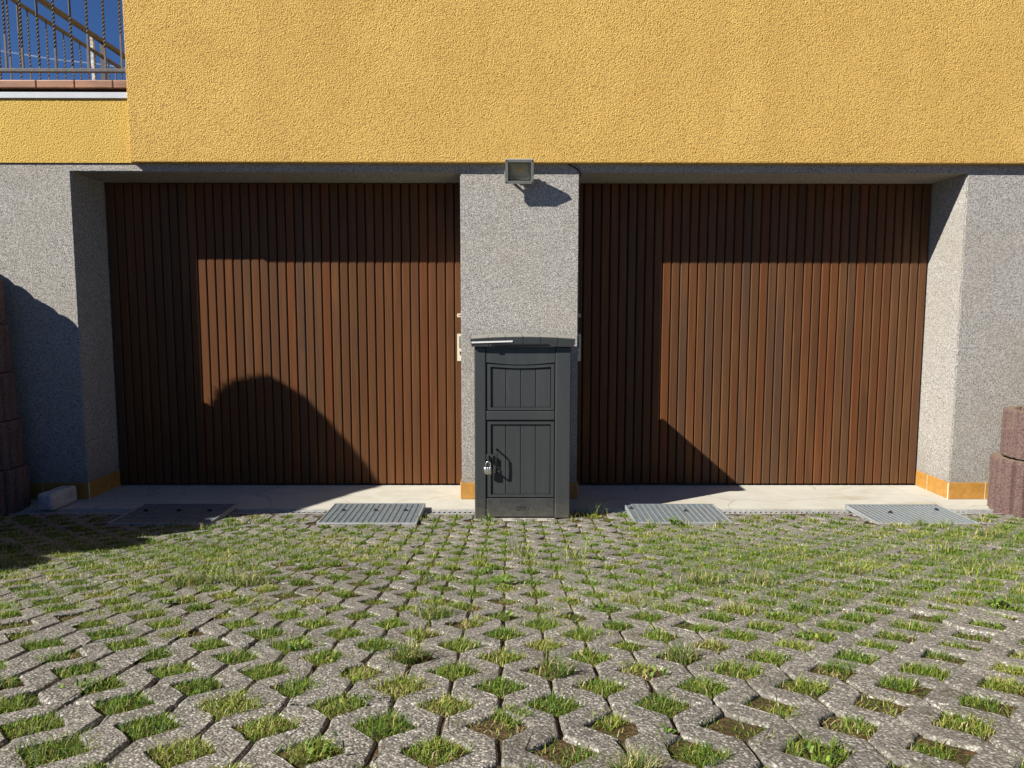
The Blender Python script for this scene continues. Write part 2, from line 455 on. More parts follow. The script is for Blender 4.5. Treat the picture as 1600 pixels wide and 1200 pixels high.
# ------------------------------------------------------------------ paving stones: lattice stones 60 x 40 cm with diamond openings
DR = 0.0595      # half diagonal of a diamond
GAP = 0.0024     # half width of a joint
def strip_poly(k, vmax, rnd):
    """zigzag rib number k of a stone, u in [0.1k, 0.1k+0.1]; odd columns hold diamonds at v = 0, .2, .4, even ones at .1, .3"""
    u0 = 0.1 * k; u1 = u0 + 0.1
    def side(col, sgn, u):
        pts = []
        ph = 0.0 if col % 2 else 0.1
        cs = [ph + 0.2 * j for j in range(-1, 4)]
        g = GAP
        for c in cs:
            pts += [(u + sgn * g, c - DR + g), (u + sgn * DR, c), (u + sgn * g, c + DR - g)]
        return pts
    left = side(k, 1, u0); right = side(k + 1, -1, u1)
    v0, v1 = 0.003, vmax - 0.003
    def clip(pl):
        out = []
        vv = [p[1] for p in pl]; uu_ = [p[0] for p in pl]
        out.append((float(np.interp(v0, vv, uu_)), v0))
        out += [p for p in pl if v0 + 0.004 < p[1] < v1 - 0.004]
        out.append((float(np.interp(v1, vv, uu_)), v1))
        return out
    poly = clip(right) + list(reversed(clip(left)))
    # subdivide and roughen the outline, knock the corners off
    fine = []
    n = len(poly)
    for i in range(n):
        a = poly[i - 1]; p = poly[i]; c = poly[(i + 1) % n]
        la = math.dist(a, p); lc = math.dist(p, c)
        r = min(0.0055, 0.3 * la, 0.3 * lc)
        p1 = (p[0] + (a[0] - p[0]) * r / max(la, 1e-6), p[1] + (a[1] - p[1]) * r / max(la, 1e-6))
        p2 = (p[0] + (c[0] - p[0]) * r / max(lc, 1e-6), p[1] + (c[1] - p[1]) * r / max(lc, 1e-6))
        fine += [p1, ((p1[0] + p2[0] + 2 * p[0]) / 4, (p1[1] + p2[1] + 2 * p[1]) / 4), p2]
        if lc > 0.05:
            fine.append(((p[0] + c[0]) / 2, (p[1] + c[1]) / 2))
    out = []
    cen = (sum(p[0] for p in fine) / len(fine), sum(p[1] for p in fine) / len(fine))
    for a, b in fine:
        ch = rnd.uniform(0.003, 0.008) if rnd.random() < 0.07 else 0.0
        out.append((a + rnd.uniform(-.0018, .0018) + ch * (1 if a < u0 + .05 else -1), b + rnd.uniform(-.0018, .0018)))
    return out

def inset(poly, d):
    n = len(poly); out = []
    for i in range(n):
        a = Vector(poly[i - 1]); p = Vector(poly[i]); c = Vector(poly[(i + 1) % n])
        t1 = (p - a).normalized(); t2 = (c - p).normalized()
        nn = Vector((-(t1.y + t2.y), t1.x + t2.x))
        if nn.length < 1e-6: out.append(tuple(p)); continue
        nn.normalize()
        out.append((p.x + nn.x * d, p.y + nn.y * d))
    return out

def stone_mesh(name, vmax, seed):
    rnd = random.Random(seed)
    bm = bmesh.new()
    for k in range(6):
        poly = strip_poly(k, vmax, rnd)
        area = sum(poly[i - 1][0] * poly[i][1] - poly[i][0] * poly[i - 1][1] for i in range(len(poly)))
        if area < 0: poly = poly[::-1]
        n = len(poly)
        levels = [(poly, -0.08), (poly, -0.0055), (inset(poly, 0.0014), -0.0020), (inset(poly, 0.0045), 0.0)]
        rings = [[bm.verts.new((p[0], p[1], z + (rnd.uniform(-.0012, .0012) if z > -.05 else 0))) for p in pl] for pl, z in levels]
        for li, (a, b) in enumerate(zip(rings, rings[1:])):
            for i in range(n):
                f = bm.faces.new((a[i], a[(i + 1) % n], b[(i + 1) % n], b[i]))
                f.smooth = li > 0
        bm.faces.new(rings[-1])
    # ribs under the soil that tie the strips into one stone
    for v in (0.05, 0.25):
        if v + 0.03 < vmax:
            add_box(bm, 0.01, 0.59, v - 0.02, v + 0.02, -0.078, -0.045)
    me = bpy.data.meshes.new(name)
    bm.to_mesh(me); bm.free()
    me.materials.append(M['paver'])
    return me

full = [stone_mesh("paving_stone", 0.4, s) for s in range(10)]
V0, X0 = -3.417, -0.014
prof_y = np.arange(-8.0, 0.0, 0.005)
prof_s = np.concatenate([[0], np.cumsum(np.hypot(np.diff(prof_y), np.diff([ramp_z(y) for y in prof_y])))])
s_ref = float(np.interp(V0, prof_y, prof_s))
s_end = float(np.interp(-0.372, prof_y, prof_s))
rows = []
n_row = -5
while s_ref + 0.4 * n_row < s_end - 0.05:
    rows.append((s_ref + 0.4 * n_row, min(0.4, s_end - (s_ref + 0.4 * n_row)))); n_row += 1
cut_len = rows[-1][1]
cut = [stone_mesh("paving_stone", cut_len, 20 + s) for s in range(3)]
diamonds = []
for ri, (s0, ln) in enumerate(rows):
    ya = float(np.interp(s0, prof_s, prof_y)); yb = float(np.interp(s0 + ln, prof_s, prof_y))
    slope = (ramp_z(yb) - ramp_z(ya)) / (yb - ya)
    for ci in range(-5, 6):
        xa = X0 + 0.6 * ci
        cx, cy = xa + 0.3, (ya + yb) / 2
        me = random.choice(full if ln > 0.399 else cut)
        tx = math.atan(slope) + math.radians(random.gauss(0, 0.3)); ty = math.radians(random.gauss(0, 0.25))
        rot = Matrix.Rotation(ty, 3, 'Y') @ Matrix.Rotation(tx, 3, 'X') @ Matrix.Rotation(math.radians(random.gauss(0, 0.25)), 3, 'Z')
        c = Vector((cx + random.gauss(0, .0012), cy + random.gauss(0, .0012), (ramp_z(ya) + ramp_z(yb)) / 2 + settle(cx, cy) + 0.002 + random.gauss(0, .0013)))
        org = c - rot @ Vector((0.3, ln / 2, 0))
        o = mesh_obj("paving_stone", me, None, ground, org)
        o.rotation_euler = rot.to_euler()
        for k in range(6):
            ph = 0.0 if k % 2 else 0.1
            for j in range(2):
                v = ph + 0.2 * j
                if v < ln - 0.03:
                    p = org + rot @ Vector((0.1 * k, v, 0))
                    diamonds.append((p.x, p.y, p.z))

# ------------------------------------------------------------------ concrete apron and drain
apron_bm = bmesh.new()
add_box(apron_bm, -3.5, 3.5, -0.245, 0.5, -0.15, 0.0)
bmesh.ops.bevel(apron_bm, geom=[e for e in apron_bm.edges if all(abs(v.co.y + 0.245) < 1e-4 and v.co.z > -0.01 for v in e.verts)], offset=0.008, segments=2, affect='EDGES')
apron = tag(mesh_obj("concrete_apron", bm_mesh("concrete_apron", apron_bm), M['concrete']), kind="structure")

drain = empty("drain_channel", (0, -0.3, 0))
tag(drain, "narrow metal drain channel with slotted grating along the front of the concrete apron", "drain")
DY0, DY1, DZ = -0.352, -0.248, -0.002
block("channel_edge", -3.2, 3.2, DY0, DY0 + 0.012, -0.12, DZ, M['drain'], drain)
block("channel_edge", -3.2, 3.2, DY1 - 0.012, DY1 - 0.0005, -0.12, DZ, M['drain'], drain)
block("channel_floor", -3.2, 3.2, DY0 + 0.012, DY1 - 0.012, -0.12, -0.09, M['dark_fill'], drain)
def grating_seg(length):
    bm = bmesh.new()
    y0, y1 = DY0 + 0.014 + 0.3, DY1 - 0.014 + 0.3
    add_box(bm, -length / 2, length / 2, y0, y0 + 0.014, -0.02, 0.0)
    add_box(bm, -length / 2, length / 2, y1 - 0.014, y1, -0.02, 0.0)
    p = 0.032
    n = int(length / p)
    for i in range(n):
        x = -length / 2 + (i + 0.5) * length / n
        sk = 0.012
        v = [bm.verts.new(q) for q in ((x - .005 - sk, y0 + .014, -.006), (x + .005 - sk, y0 + .014, -.006), (x + .005 + sk, y1 - .014, -.006), (x - .005 + sk, y1 - .014, -.006),
                                       (x - .005 - sk, y0 + .014, -.002), (x + .005 - sk, y0 + .014, -.002), (x + .005 + sk, y1 - .014, -.002), (x - .005 + sk, y1 - .014, -.002))]
        for q in ((0, 3, 2, 1), (4, 5, 6, 7), (0, 1, 5, 4), (1, 2, 6, 5), (2, 3, 7, 6), (3, 0, 4, 7)):
            bm.faces.new([v[i2] for i2 in q])
    return bm_mesh("slotted_grating", bm)
gseg = grating_seg(0.992)
for i in range(6):
    mesh_obj("slotted_grating", gseg, M['drain'], drain, (-2.64 + i * 1.0, -0.3, DZ - 0.003))

# ------------------------------------------------------------------ house
XL, XR, PL, PR, REV, ZT, ZO, OV = -2.770, 2.909, -0.3114, 0.4454, 0.3773, 2.11, 2.16, 0.048
XC = -2.368
house = empty("house", (0, 0, 0))
tag(house, "ochre rendered house with grey pebble-dash garage level and two brown slatted doors", "house")

# grey garage level: front skin with two openings, reveals and soffits, rounded arrises
bm = bmesh.new()
xb = [-7.5, XL, PL, PR, XR, 9.0]
for (a, b_) in ((0, 1), (2, 3), (4, 5)):
    pass
def quad(bm, *p):
    return bm.faces.new([bm.verts.new(q) for q in p])
ZB = -0.15
for a, b_ in ((xb[0], xb[1]), (xb[2], xb[3]), (xb[4], xb[5])):
    quad(bm, (a, 0, ZB), (b_, 0, ZB), (b_, 0, ZT), (a, 0, ZT))
for a, b_ in zip(xb, xb[1:]):
    quad(bm, (a, 0, ZT), (b_, 0, ZT), (b_, 0, ZO), (a, 0, ZO))
DEP = REV + 0.12
for x in (XL, PL, PR, XR):
    quad(bm, (x, 0, ZB), (x, DEP, ZB), (x, DEP, ZT), (x, 0, ZT))
for a, b_ in ((XL, PL), (PR, XR)):
    quad(bm, (a, 0, ZT), (b_, 0, ZT), (b_, DEP, ZT), (a, DEP, ZT))
bmesh.ops.remove_doubles(bm, verts=bm.verts[:], dist=1e-5)
bmesh.ops.recalc_face_normals(bm, faces=bm.faces[:])
be = []
for e in bm.edges:
    a, b_ = e.verts[0].co, e.verts[1].co
    if len(e.link_faces) == 2 and abs(a.y) < 1e-5 and abs(b_.y) < 1e-5 and e.calc_face_angle(0) > 1.0: be.append(e)
bmesh.ops.bevel(bm, geom=be, offset=0.006, segments=2, affect='EDGES')
me = bpy.data.meshes.new("plinth_wall")
bm.to_mesh(me); bm.free()
plinth = mesh_obj("plinth_wall", me, M['grey'], house)
# the front skin must face the viewer
me.calc_loop_triangles()
if sum(p.normal.y * p.area for p in me.polygons if abs(p.normal.y) > .9) > 0: me.flip_normals()
block("garage_core", -7.5, 9.0, 0.52, 6.0, -0.15, 2.15, M['dark_backing'], house)

upper = block("upper_wall", XC, 9.0, -OV, 6.0, ZO, 6.2, M['yellow'], house, 0.006)
terr = block("terrace_wall", -7.5, XC, -0.009, 3.6, ZO + 0.003, 2.552, M['yellow_light'], house)
block("edge_flashing", -7.5, XC, -0.020, 0.30, 2.5535, 2.590, M['flashing'], house, 0.002)
block("shadow_gap_strip", -7.5, XC, 0.012, 0.30, 2.5905, 2.6085, M['dark_fill'], house)  # dark strip: shade of the gap under the coping put into colour
ct = box_mesh("coping_tile", 0.2335, 0.34, 0.049, 0.006)
for i in range(18):
    mesh_obj("coping_tile", ct, M['coping'], house, (-2.456 + 0.119 - 0.2375 * i if i else XC - 0.0425, 0.135, 2.6345)) if i else None
last = box_mesh("coping_tile", 0.084, 0.34, 0.049, 0.005)
mesh_obj("coping_tile", last, M['coping'], house, (XC - 0.0435, 0.135, 2.6345))
block("terrace_floor", -7.5, XC - 0.002, 0.31, 3.6, 2.555, 2.60, M['slab'], house)

# plinth tiles
TZ = 0.113
def tiles_x(x0, x1, y, n):       # on the front face
    w = (x1 - x0) / n
    me = box_mesh("plinth_tile", w - 0.006, 0.010, TZ - 0.004, 0.002, 1)
    for i in range(n): mesh_obj("plinth_tile", me, M['tile'], house, (x0 + w * (i + .5), y - 0.0055, TZ / 2 + .001))
    block("tile_grout", x0 + .001, x1 - .001, y - 0.0075, y - 0.0003, 0.0005, TZ - 0.003, M['mortar'], house)
def tiles_y(x, y0, y1, sgn, splits):
    for a, b_ in zip(splits, splits[1:]):
        me = box_mesh("plinth_tile", 0.010, b_ - a - 0.006, TZ - 0.004, 0.002, 1)
        mesh_obj("plinth_tile", me, M['tile'], house, (x + sgn * 0.0055, (a + b_) / 2, TZ / 2 + .001))
    xa, xb_ = sorted((x + sgn * 0.0003, x + sgn * 0.0075))
    block("tile_grout", xa, xb_, y0 + .001, y1 - .001, 0.0005, TZ - 0.003, M['mortar'], house)
tiles_x(XL - 0.90, XL + 0.010, 0, 3)
tiles_x(XR - 0.010, XR + 0.96, 0, 4)
tiles_x(PL - 0.010, PR + 0.010, 0, 3)
for x, sg in ((XL, 1), (PL, -1), (PR, 1), (XR, -1)):
    tiles_y(x, -0.004, REV, sg, (-0.002, 0.235, REV))

# garage doors
def slat_mesh(w, h):
    bm = bmesh.new()
    c = 0.0068
    prof = [(-w / 2, 0.024), (-w / 2, c), (-w / 2 + c * 0.8, 0.0), (w / 2 - c * 0.8, 0.0), (w / 2, c), (w / 2, 0.024)]
    prism_bm(bm, prof, ((0, 0, -h / 2), (1, 0, 0), (0, 1, 0), (0, 0, 1), h))
    return bm_mesh("slat", bm)
def lock_plate(door, x, z):
    bm = bmesh.new()
    def rrect(w, h, r, n=5):
        out = []
        for cx, cy, a0 in ((w / 2 - r, h / 2 - r, 0), (-w / 2 + r, h / 2 - r, 90), (-w / 2 + r, -h / 2 + r, 180), (w / 2 - r, -h / 2 + r, 270)):
            for i in range(n): 
                a = math.radians(a0 + 90 * i / (n - 1)); out.append((cx + r * math.cos(a), cy + r * math.sin(a)))
        return out
    ax = lambda y, d, dz=0: ((0, y, dz), (1, 0, 0), (0, 0, 1), (0, 1, 0), d)
    prism_bm(bm, rrect(0.043, 0.190, 0.003), ax(-0.006, 0.006), 0)
    prism_bm(bm, rrect(0.017, 0.088, 0.0084), ax(-0.0072, 0.001, 0.036), 1)
    prism_bm(bm, rrect(0.011, 0.013, 0.0054), ax(-0.0072, 0.001, -0.034), 2)
    prism_bm(bm, rrect(0.006, 0.016, 0.0028), ax(-0.0074, 0.001, -0.046), 2)
    o = mesh_obj("lock_plate", bm_mesh("lock_plate", bm), [M['cream'], M['slot'], M['black']], door, (x, REV - 0.0003, z))
    o["label"] = "cream lock plate with a recessed pull and a keyhole"
    bm = bmesh.new()
    prism_bm(bm, rrect(0.040, 0.026, 0.008), ax(-0.004, 0.004), 0)
    prism_bm(bm, rrect(0.022, 0.010, 0.003), ax(-0.0048, 0.001), 1)
    o = mesh_obj("badge", bm_mesh("badge", bm), [M['cream'], M['badge_red']], door, (x - 0.001, REV - 0.0003, z + 0.223))
    o["label"] = "small rounded cream badge above the lock plate"
for di, (xa, xb_) in enumerate(((XL, PL), (PR, XR))):
    z0, z1 = 0.016, ZT - 0.004
    bmb = bmesh.new()
    add_box(bmb, xa + .002, xb_ - .002, REV + 0.026, REV + 0.06, z0, z1)
    door = mesh_obj("garage_door", bm_mesh("garage_door", bmb), M['dark_backing'], house)
    n = 40
    pitch = (xb_ - xa - 0.012) / n
    sm = slat_mesh(pitch - 0.0060, z1 - z0)
    for i in range(n):
        mesh_obj("slat", sm, M['wood'], door, (xa + 0.006 + pitch * (i + .5), REV + random.uniform(-.0008, .0008), (z0 + z1) / 2))
    door["label"] = "brown door of narrow upright wooden slats, left of the pillar" if di == 0 else "brown door of narrow upright wooden slats, right of the pillar"
    lock_plate(door, (xb_ - 0.030) if di == 0 else (xa + 0.034), 0.985)

# ------------------------------------------------------------------ terrace railings
def twist_bar(h, s=0.007, t0=0.0, t1=1.0):
    """square bar, twisted between heights t0 and t1 (fractions)"""
    bm = bmesh.new()
    n = 110
    rings = []
    ang = 0.0
    for i in range(n + 1):
        z = h * i / n
        if t0 <= i / n <= t1: ang += math.radians(24)
        rings.append([bm.verts.new((s * 1.414 * math.cos(ang + math.pi / 4 + k * math.pi / 2), s * 1.414 * math.sin(ang + math.pi / 4 + k * math.pi / 2), z)) for k in range(4)])
    for a, b_ in zip(rings, rings[1:]):
        for k in range(4): bm.faces.new((a[k], a[(k + 1) % 4], b_[(k + 1) % 4], b_[k]))
    bm.faces.new(rings[0]); bm.faces.new(rings[-1])
    return bm_mesh("bar", bm)
RZ0, RZ1, RZ2 = 2.756, 3.50, 3.61
fr = empty("front_railing", (-3.0, 0.1, 2.659))
tag(fr, "dark iron railing with twisted upright bars standing on the brown coping of the terrace", "railing")
block("bottom_rail", -3.66, -2.372, 0.085, 0.115, RZ0 - 0.011, RZ0 + 0.011, M['iron'], fr, 0.003)
block("upper_rail", -3.66, -2.372, 0.085, 0.115, RZ1 - 0.011, RZ1 + 0.011, M['iron'], fr, 0.003)
block("handrail", -3.66, -2.372, 0.075, 0.125, RZ2 - 0.018, RZ2 + 0.018, M['iron_brown'], fr, 0.006)
hb = RZ1 - RZ0 - 0.02
bars = [twist_bar(hb, 0.0056, 0.02, 0.45), twist_bar(hb, 0.0056, 0.18, 0.75), twist_bar(hb, 0.0056, 0.30, 0.95)]
for i, x in enumerate([-2.463 - 0.1045 * k for k in range(12)]):
    o = mesh_obj("bar", bars[(2, 1, 2, 0, 1, 0, 1, 2)[i % 8]], M['iron'], fr, (x, 0.1, RZ0 + 0.0105))
for x in (-3.645, -2.39):
    block("post", x - .012, x + .012, 0.088, 0.112, 2.6595, RZ0 - 0.0115, M['iron'], fr)

SX = -3.60
sr = empty("side_railing", (SX, 2.0, 2.60))
tag(sr, "brown iron railing running back along the terrace, with thick handrail and upright bars", "railing")
SZ1, SZ2 = 3.480, 3.612
block("handrail", SX - .020, SX + .020, 0.30, 3.5, SZ2 - 0.018, SZ2 + 0.018, M['iron_brown'], sr, 0.006)
block("upper_rail", SX - .012, SX + .012, 0.30, 3.5, SZ1 - 0.012, SZ1 + 0.012, M['iron_brown'], sr, 0.003)
block("bottom_rail", SX - .014, SX + .014, 0.30, 3.5, 2.64, 2.662, M['iron_brown'], sr, 0.003)
sb = [twist_bar(SZ1 - 0.0135 - 2.6625, 0.0050, 0.25, 0.75), twist_bar(SZ1 - 0.0135 - 2.6625, 0.0050, 0.5, 0.95)]
for i in range(26):
    y = 0.42 + 0.111 * i
    if abs(y - 2.0) < 0.03 or y > 3.45: continue
    mesh_obj("bar", sb[i % 2], M['iron'], sr, (SX, y, 2.6625))
block("post", SX - .020, SX + .020, 1.985, 2.015, 2.60, SZ2 - 0.023, M['iron_brown'], sr, 0.003)
gp = block("stone_post", SX - 0.060, SX - 0.032, 1.905, 1.93, 2.60, SZ2 + 0.012, M['granite'], None, 0.004)
tag(gp, "slim pale speckled stone post standing beside the brown post of the side railing", "post")

# contrail high in the sky behind the railing
def pix_ray(x, y):
    return fw + rr * ((x - 800) / F_PX) - uu * ((y - 600) / F_PX)
bm = bmesh.new()
cp = [CAM + pix_ray(-260 + 58 * i, 80 - 36 + 8.0 * i) * (5200 + 40 * i) + Vector((0, 0, 6 * math.sin(i * 1.9))) for i in range(10)]
tube_bm(bm, cp, [8 - 0.5 * i for i in range(10)], 8)
m_, nt_, b_ = new_mat("thin_contrail", 1.0, 0.0)
b_.inputs['Base Color'].default_value = (0.8, 0.8, 0.8, 1)
tr_ = nt_.nodes.new('ShaderNodeBsdfTransparent'); mx_ = nt_.nodes.new('ShaderNodeMixShader')
nz_ = noise_tex(nt_, coords(nt_, 'World'), 0.012, 4, 0.6)
L(nt_, ramp(nt_, nz_, [(0.3, 0.10), (0.7, 0.34)]).outputs[0], mx_.inputs[0])
L(nt_, tr_.outputs[0], mx_.inputs[1]); L(nt_, b_.outputs[0], mx_.inputs[2]); L(nt_, mx_.outputs[0], nt_.nodes['Material Output'].inputs[0])
tag(mesh_obj("contrail", bm_mesh("contrail", bm, True), m_), "thin white contrail crossing the blue sky behind the railing", "contrail")

# ------------------------------------------------------------------ floodlight and cable
lamp = empty("floodlight", (0.063, -0.122, 2.0905))
tag(lamp, "small grey square floodlight mounted at the top of the central pillar", "floodlight")
LX, LZ, LW, LH, LYF = 0.063, 2.0905, 0.174, 0.148, -0.122
LT = math.radians(25)
bm = bmesh.new()     # front frame
w, h, t = LW / 2, LH / 2, 0.017
for (x0, x1, z0, z1) in ((-w, w, h - t, h), (-w, w, -h, -h + t), (-w, -w + t, -h + t, h - t), (w - t, w, -h + t, h - t)):
    add_box(bm, x0, x1, 0, 0.022, z0, z1)
bmesh.ops.remove_doubles(bm, verts=bm.verts[:], dist=1e-6)
mesh_obj("frame", bm_mesh("frame", bm), M['lamp_grey'], lamp, (LX, LYF, LZ))
for sx in (-1, 1):
    for sz in (-1, 1):
        bm = bmesh.new(); tube_bm(bm, [(0, 0, 0), (0, -0.003, 0)], 0.004, 8)
        mesh_obj("screw", bm_mesh("screw", bm), M['black'], lamp, (LX + sx * (w - 0.008), LYF, LZ + sz * (h - 0.008)))
bm = bmesh.new()     # gasket
t2 = 0.006
for (x0, x1, z0, z1) in ((-w + t, w - t, h - t - t2, h - t), (-w + t, w - t, -h + t, -h + t + t2), (-w + t, -w + t + t2, -h + t + t2, h - t - t2), (w - t - t2, w - t, -h + t + t2, h - t - t2)):
    add_box(bm, x0, x1, 0.004, 0.02, z0, z1)
mesh_obj("gasket", bm_mesh("gasket", bm), M['black'], lamp, (LX, LYF, LZ))
bm = bmesh.new()     # reflector tray: sloping sides and flat back with the chip
a_, c_ = w - t - t2, h - t - t2
fr4 = [bm.verts.new(p) for p in ((-a_, .014, -c_), (a_, .014, -c_), (a_, .014, c_), (-a_, .014, c_))]
bk4 = [bm.verts.new(p) for p in ((-a_ * .82, .042, -c_ * .66), (a_ * .82, .042, -c_ * .66), (a_ * .82, .042, c_ * .92), (-a_ * .82, .042, c_ * .92))]
for i in range(4): bm.faces.new((fr4[i], fr4[(i + 1) % 4], bk4[(i + 1) % 4], bk4[i]))
bm.faces.new(bk4)
mesh_obj("reflector", bm_mesh("reflector", bm), M['reflector'], lamp, (LX, LYF, LZ))
bm = bmesh.new(); tube_bm(bm, [(0, 0.0415, 0.002), (0, 0.036, 0.002)], 0.012, 8)
mesh_obj("light_chip", bm_mesh("light_chip", bm), M['led'], lamp, (LX, LYF, LZ + 0.004))
block("pane", LX - a_, LX + a_, LYF + 0.008, LYF + 0.011, LZ - c_, LZ + c_, M['glass'], lamp)
bm = bmesh.new()     # housing tapering back, with cooling fins
fr4 = [bm.verts.new(p) for p in ((-w * .97, .0222, -h * .97), (w * .97, .0222, -h * .97), (w * .97, .0222, h * .97), (-w * .97, .0222, h * .97))]
bk4 = [bm.verts.new(p) for p in ((-w * .6, .060, -h * .55), (w * .6, .060, -h * .55), (w * .6, .060, h * .55), (-w * .6, .060, h * .55))]
for i in range(4): bm.faces.new((fr4[i], fr4[(i + 1) % 4], bk4[(i + 1) % 4], bk4[i]))
bm.faces.new(bk4)
for i in range(6):
    x = -w * .5 + i * w * .2
    add_box(bm, x - .002, x + .002, .0605, .074, -h * .5, h * .5)
mesh_obj("housing", bm_mesh("housing", bm), M['lamp_grey'], lamp, (LX, LYF, LZ))
bm = bmesh.new()     # U bracket back to the wall
add_box(bm, -w - .006, -w - .002, 0.03, 0.095, -0.010, 0.010)
add_box(bm, w + .002, w + .006, 0.03, 0.095, -0.010, 0.010)
add_box(bm, -w - .006, w + .006, 0.0952, 0.099, -0.010, 0.010)
add_box(bm, -0.03, 0.03, 0.0992, 0.1215, -0.03, 0.03)
brk = mesh_obj("bracket", bm_mesh("bracket", bm), M['lamp_grey'], lamp, (LX, LYF, LZ - 0.0))
lamp.rotation_euler = (LT, 0, 0)
brk.rotation_euler = (-LT, 0, 0)

bm = bmesh.new()
tube_bm(bm, [(0.372, -0.012, 2.159), (0.392, -0.008, 2.150), (0.420, -0.007, 2.136), (0.440, -0.007, 2.120), (0.4515, -0.005, 2.104), (0.4535, 0.02, 2.096), (0.4535, 0.06, 2.100)], 0.0042, 8)
tag(mesh_obj("cable", bm_mesh("cable", bm), M['black']), "short black cable bent round the top right corner of the central pillar", "cable")

# ------------------------------------------------------------------ storage box
BX, BYF, BYB = 0.079, -0.500, -0.075
cab = empty("storage_box", (BX, -0.29, 0.012))
tag(cab, "tall anthracite plastic storage box with plank-look doors and arched lid, before the central pillar", "storage box")
Z0b, Z1b = 0.014, 1.029
hw = 0.281
def px_x(x): return -0.202 + (x - 742) * 0.003765
def px_z(y): return 0.006 + (812 - y) * 0.003787
bm = bmesh.new()
add_box(bm, -hw + 0.004, hw - 0.004, BYF + 0.028, BYB, Z0b + 0.045, Z1b - 0.001)
mesh_obj("body", bm_mesh("body", bm), M['plastic'], cab, (BX, 0, 0))
xi0, xi1 = px_x(760), px_x(867)
block("corner_post", BX - hw, xi0 - 0.001, BYF, BYF + 0.075, Z0b, Z1b, M['plastic'], cab, 0.006)
block("corner_post", xi1 + 0.001, BX + hw, BYF, BYF + 0.075, Z0b, Z1b, M['plastic'], cab, 0.006)
block("corner_post", BX - hw, BX - hw + 0.075, BYB - 0.07, BYB + 0.004, Z0b, Z1b, M['plastic'], cab, 0.006)
block("corner_post", BX + hw - 0.075, BX + hw, BYB - 0.07, BYB + 0.004, Z0b, Z1b, M['plastic'], cab, 0.006)
bm = bmesh.new()       # top rail, its lower edge sagging in a slow arc
zt, zb = Z1b, px_z(566.5)
poly = [(xi0 + .002, zt), (xi0 + .002, zb + .004)] + [(xi0 + .002 + (xi1 - xi0 - .004) * i / 12, zb + .004 - 0.014 * math.sin(math.pi * i / 12)) for i in range(1, 12)] + [(xi1 - .002, zb + .004), (xi1 - .002, zt)]
prism_bm(bm, poly, ((0, BYF + 0.003, 0), (1, 0, 0), (0, 0, 1), (0, 1, 0), 0.03))
mesh_obj("top_rail", bm_mesh("top_rail", bm), M['plastic'], cab)
block("middle_rail", xi0 + .002, xi1 - .002, BYF + 0.003, BYF + 0.034, px_z(655), px_z(641), M['plastic'], cab, 0.004)
block("bottom_rail", xi0 + .002, xi1 - .002, BYF + 0.003, BYF + 0.034, px_z(808), px_z(778.5), M['plastic'], cab, 0.004)
def plank_door(ya, yb, arch):
    x0, x1 = xi0 + 0.007, xi1 - 0.006
    z1, z0 = px_z(ya), px_z(yb)
    fw_ = 0.019
    bm = bmesh.new()
    def top(x, off): return z1 - off - (arch * math.sin(math.pi * (x - x0) / (x1 - x0)) if arch else 0)
    yf, yd = BYF + 0.006, 0.020
    prism_bm(bm, [(x0, z0), (x0 + fw_, z0), (x0 + fw_, top(x0 + fw_, 0)), (x0, top(x0, 0))], ((0, yf, 0), (1, 0, 0), (0, 0, 1), (0, 1, 0), yd))
    prism_bm(bm, [(x1 - fw_, z0), (x1, z0), (x1, top(x1, 0)), (x1 - fw_, top(x1 - fw_, 0))], ((0, yf, 0), (1, 0, 0), (0, 0, 1), (0, 1, 0), yd))
    prism_bm(bm, [(x0 + fw_, z0), (x1 - fw_, z0), (x1 - fw_, z0 + fw_ * .8), (x0 + fw_, z0 + fw_ * .8)], ((0, yf, 0), (1, 0, 0), (0, 0, 1), (0, 1, 0), yd))
    n = 12
    xsn = [x0 + fw_ + (x1 - x0 - 2 * fw_) * i / n for i in range(n + 1)]
    prism_bm(bm, [(x, top(x, fw_ * .8)) for x in xsn] + [(x, top(x, 0)) for x in reversed(xsn)], ((0, yf, 0), (1, 0, 0), (0, 0, 1), (0, 1, 0), yd))
    d = mesh_obj("door", bm_mesh("door", bm), M['plastic'], cab)
    xa, xb_ = x0 + fw_ + .001, x1 - fw_ - .001
    za, zb_ = z0 + fw_ * .8 + .001, top((x0 + x1) / 2, fw_ * .8) - 0.001
    zb_ += 0.012 if arch else 0
    pw = (xb_ - xa) / 4
    for i in range(4):
        block("plank", xa + pw * i + .0014, xa + pw * (i + 1) - .0014, BYF + 0.015, BYF + 0.0278, za, zb_ - (0.012 if arch else 0), M['plastic'], d, 0.002, 1)
    return d
plank_door(568, 639.5, 0.010)
low = plank_door(657.5, 776.5, 0.0)
# lid: arched, six segments
bm = bmesh.new()
lw = 0.302
lx0, lx1 = BX - lw, BX + lw
def lid_top(x):
    t = (x - BX) / lw
    return 1.089 - 0.012 * t * t
LB = 1.031
n = 6
for i in range(n):
    xa = lx0 + (lx1 - lx0) * i / n + (0.0014 if i else 0); xb_ = lx0 + (lx1 - lx0) * (i + 1) / n - (0.0014 if i < n - 1 else 0)
    sub = 4
    xs_ = [xa + (xb_ - xa) * k / sub for k in range(sub + 1)]
    vb = []
    for x in xs_:
        tb = 0.008 * (x - BX) / lw
        tz = lid_top(x)
        vb.append([bm.verts.new(p) for p in ((x - tb, BYF - 0.026, LB), (x, BYF - 0.035, tz - 0.004), (x, BYF - 0.032, tz), (x, BYB + 0.02, tz + 0.006), (x - tb, BYB + 0.02, LB))])
    for a, b_ in zip(vb, vb[1:]):
        for k in range(5):
            f = bm.faces.new((a[k], a[(k + 1) % 5], b_[(k + 1) % 5], b_[k]))
    bm.faces.new(vb[0]); bm.faces.new(vb[-1])
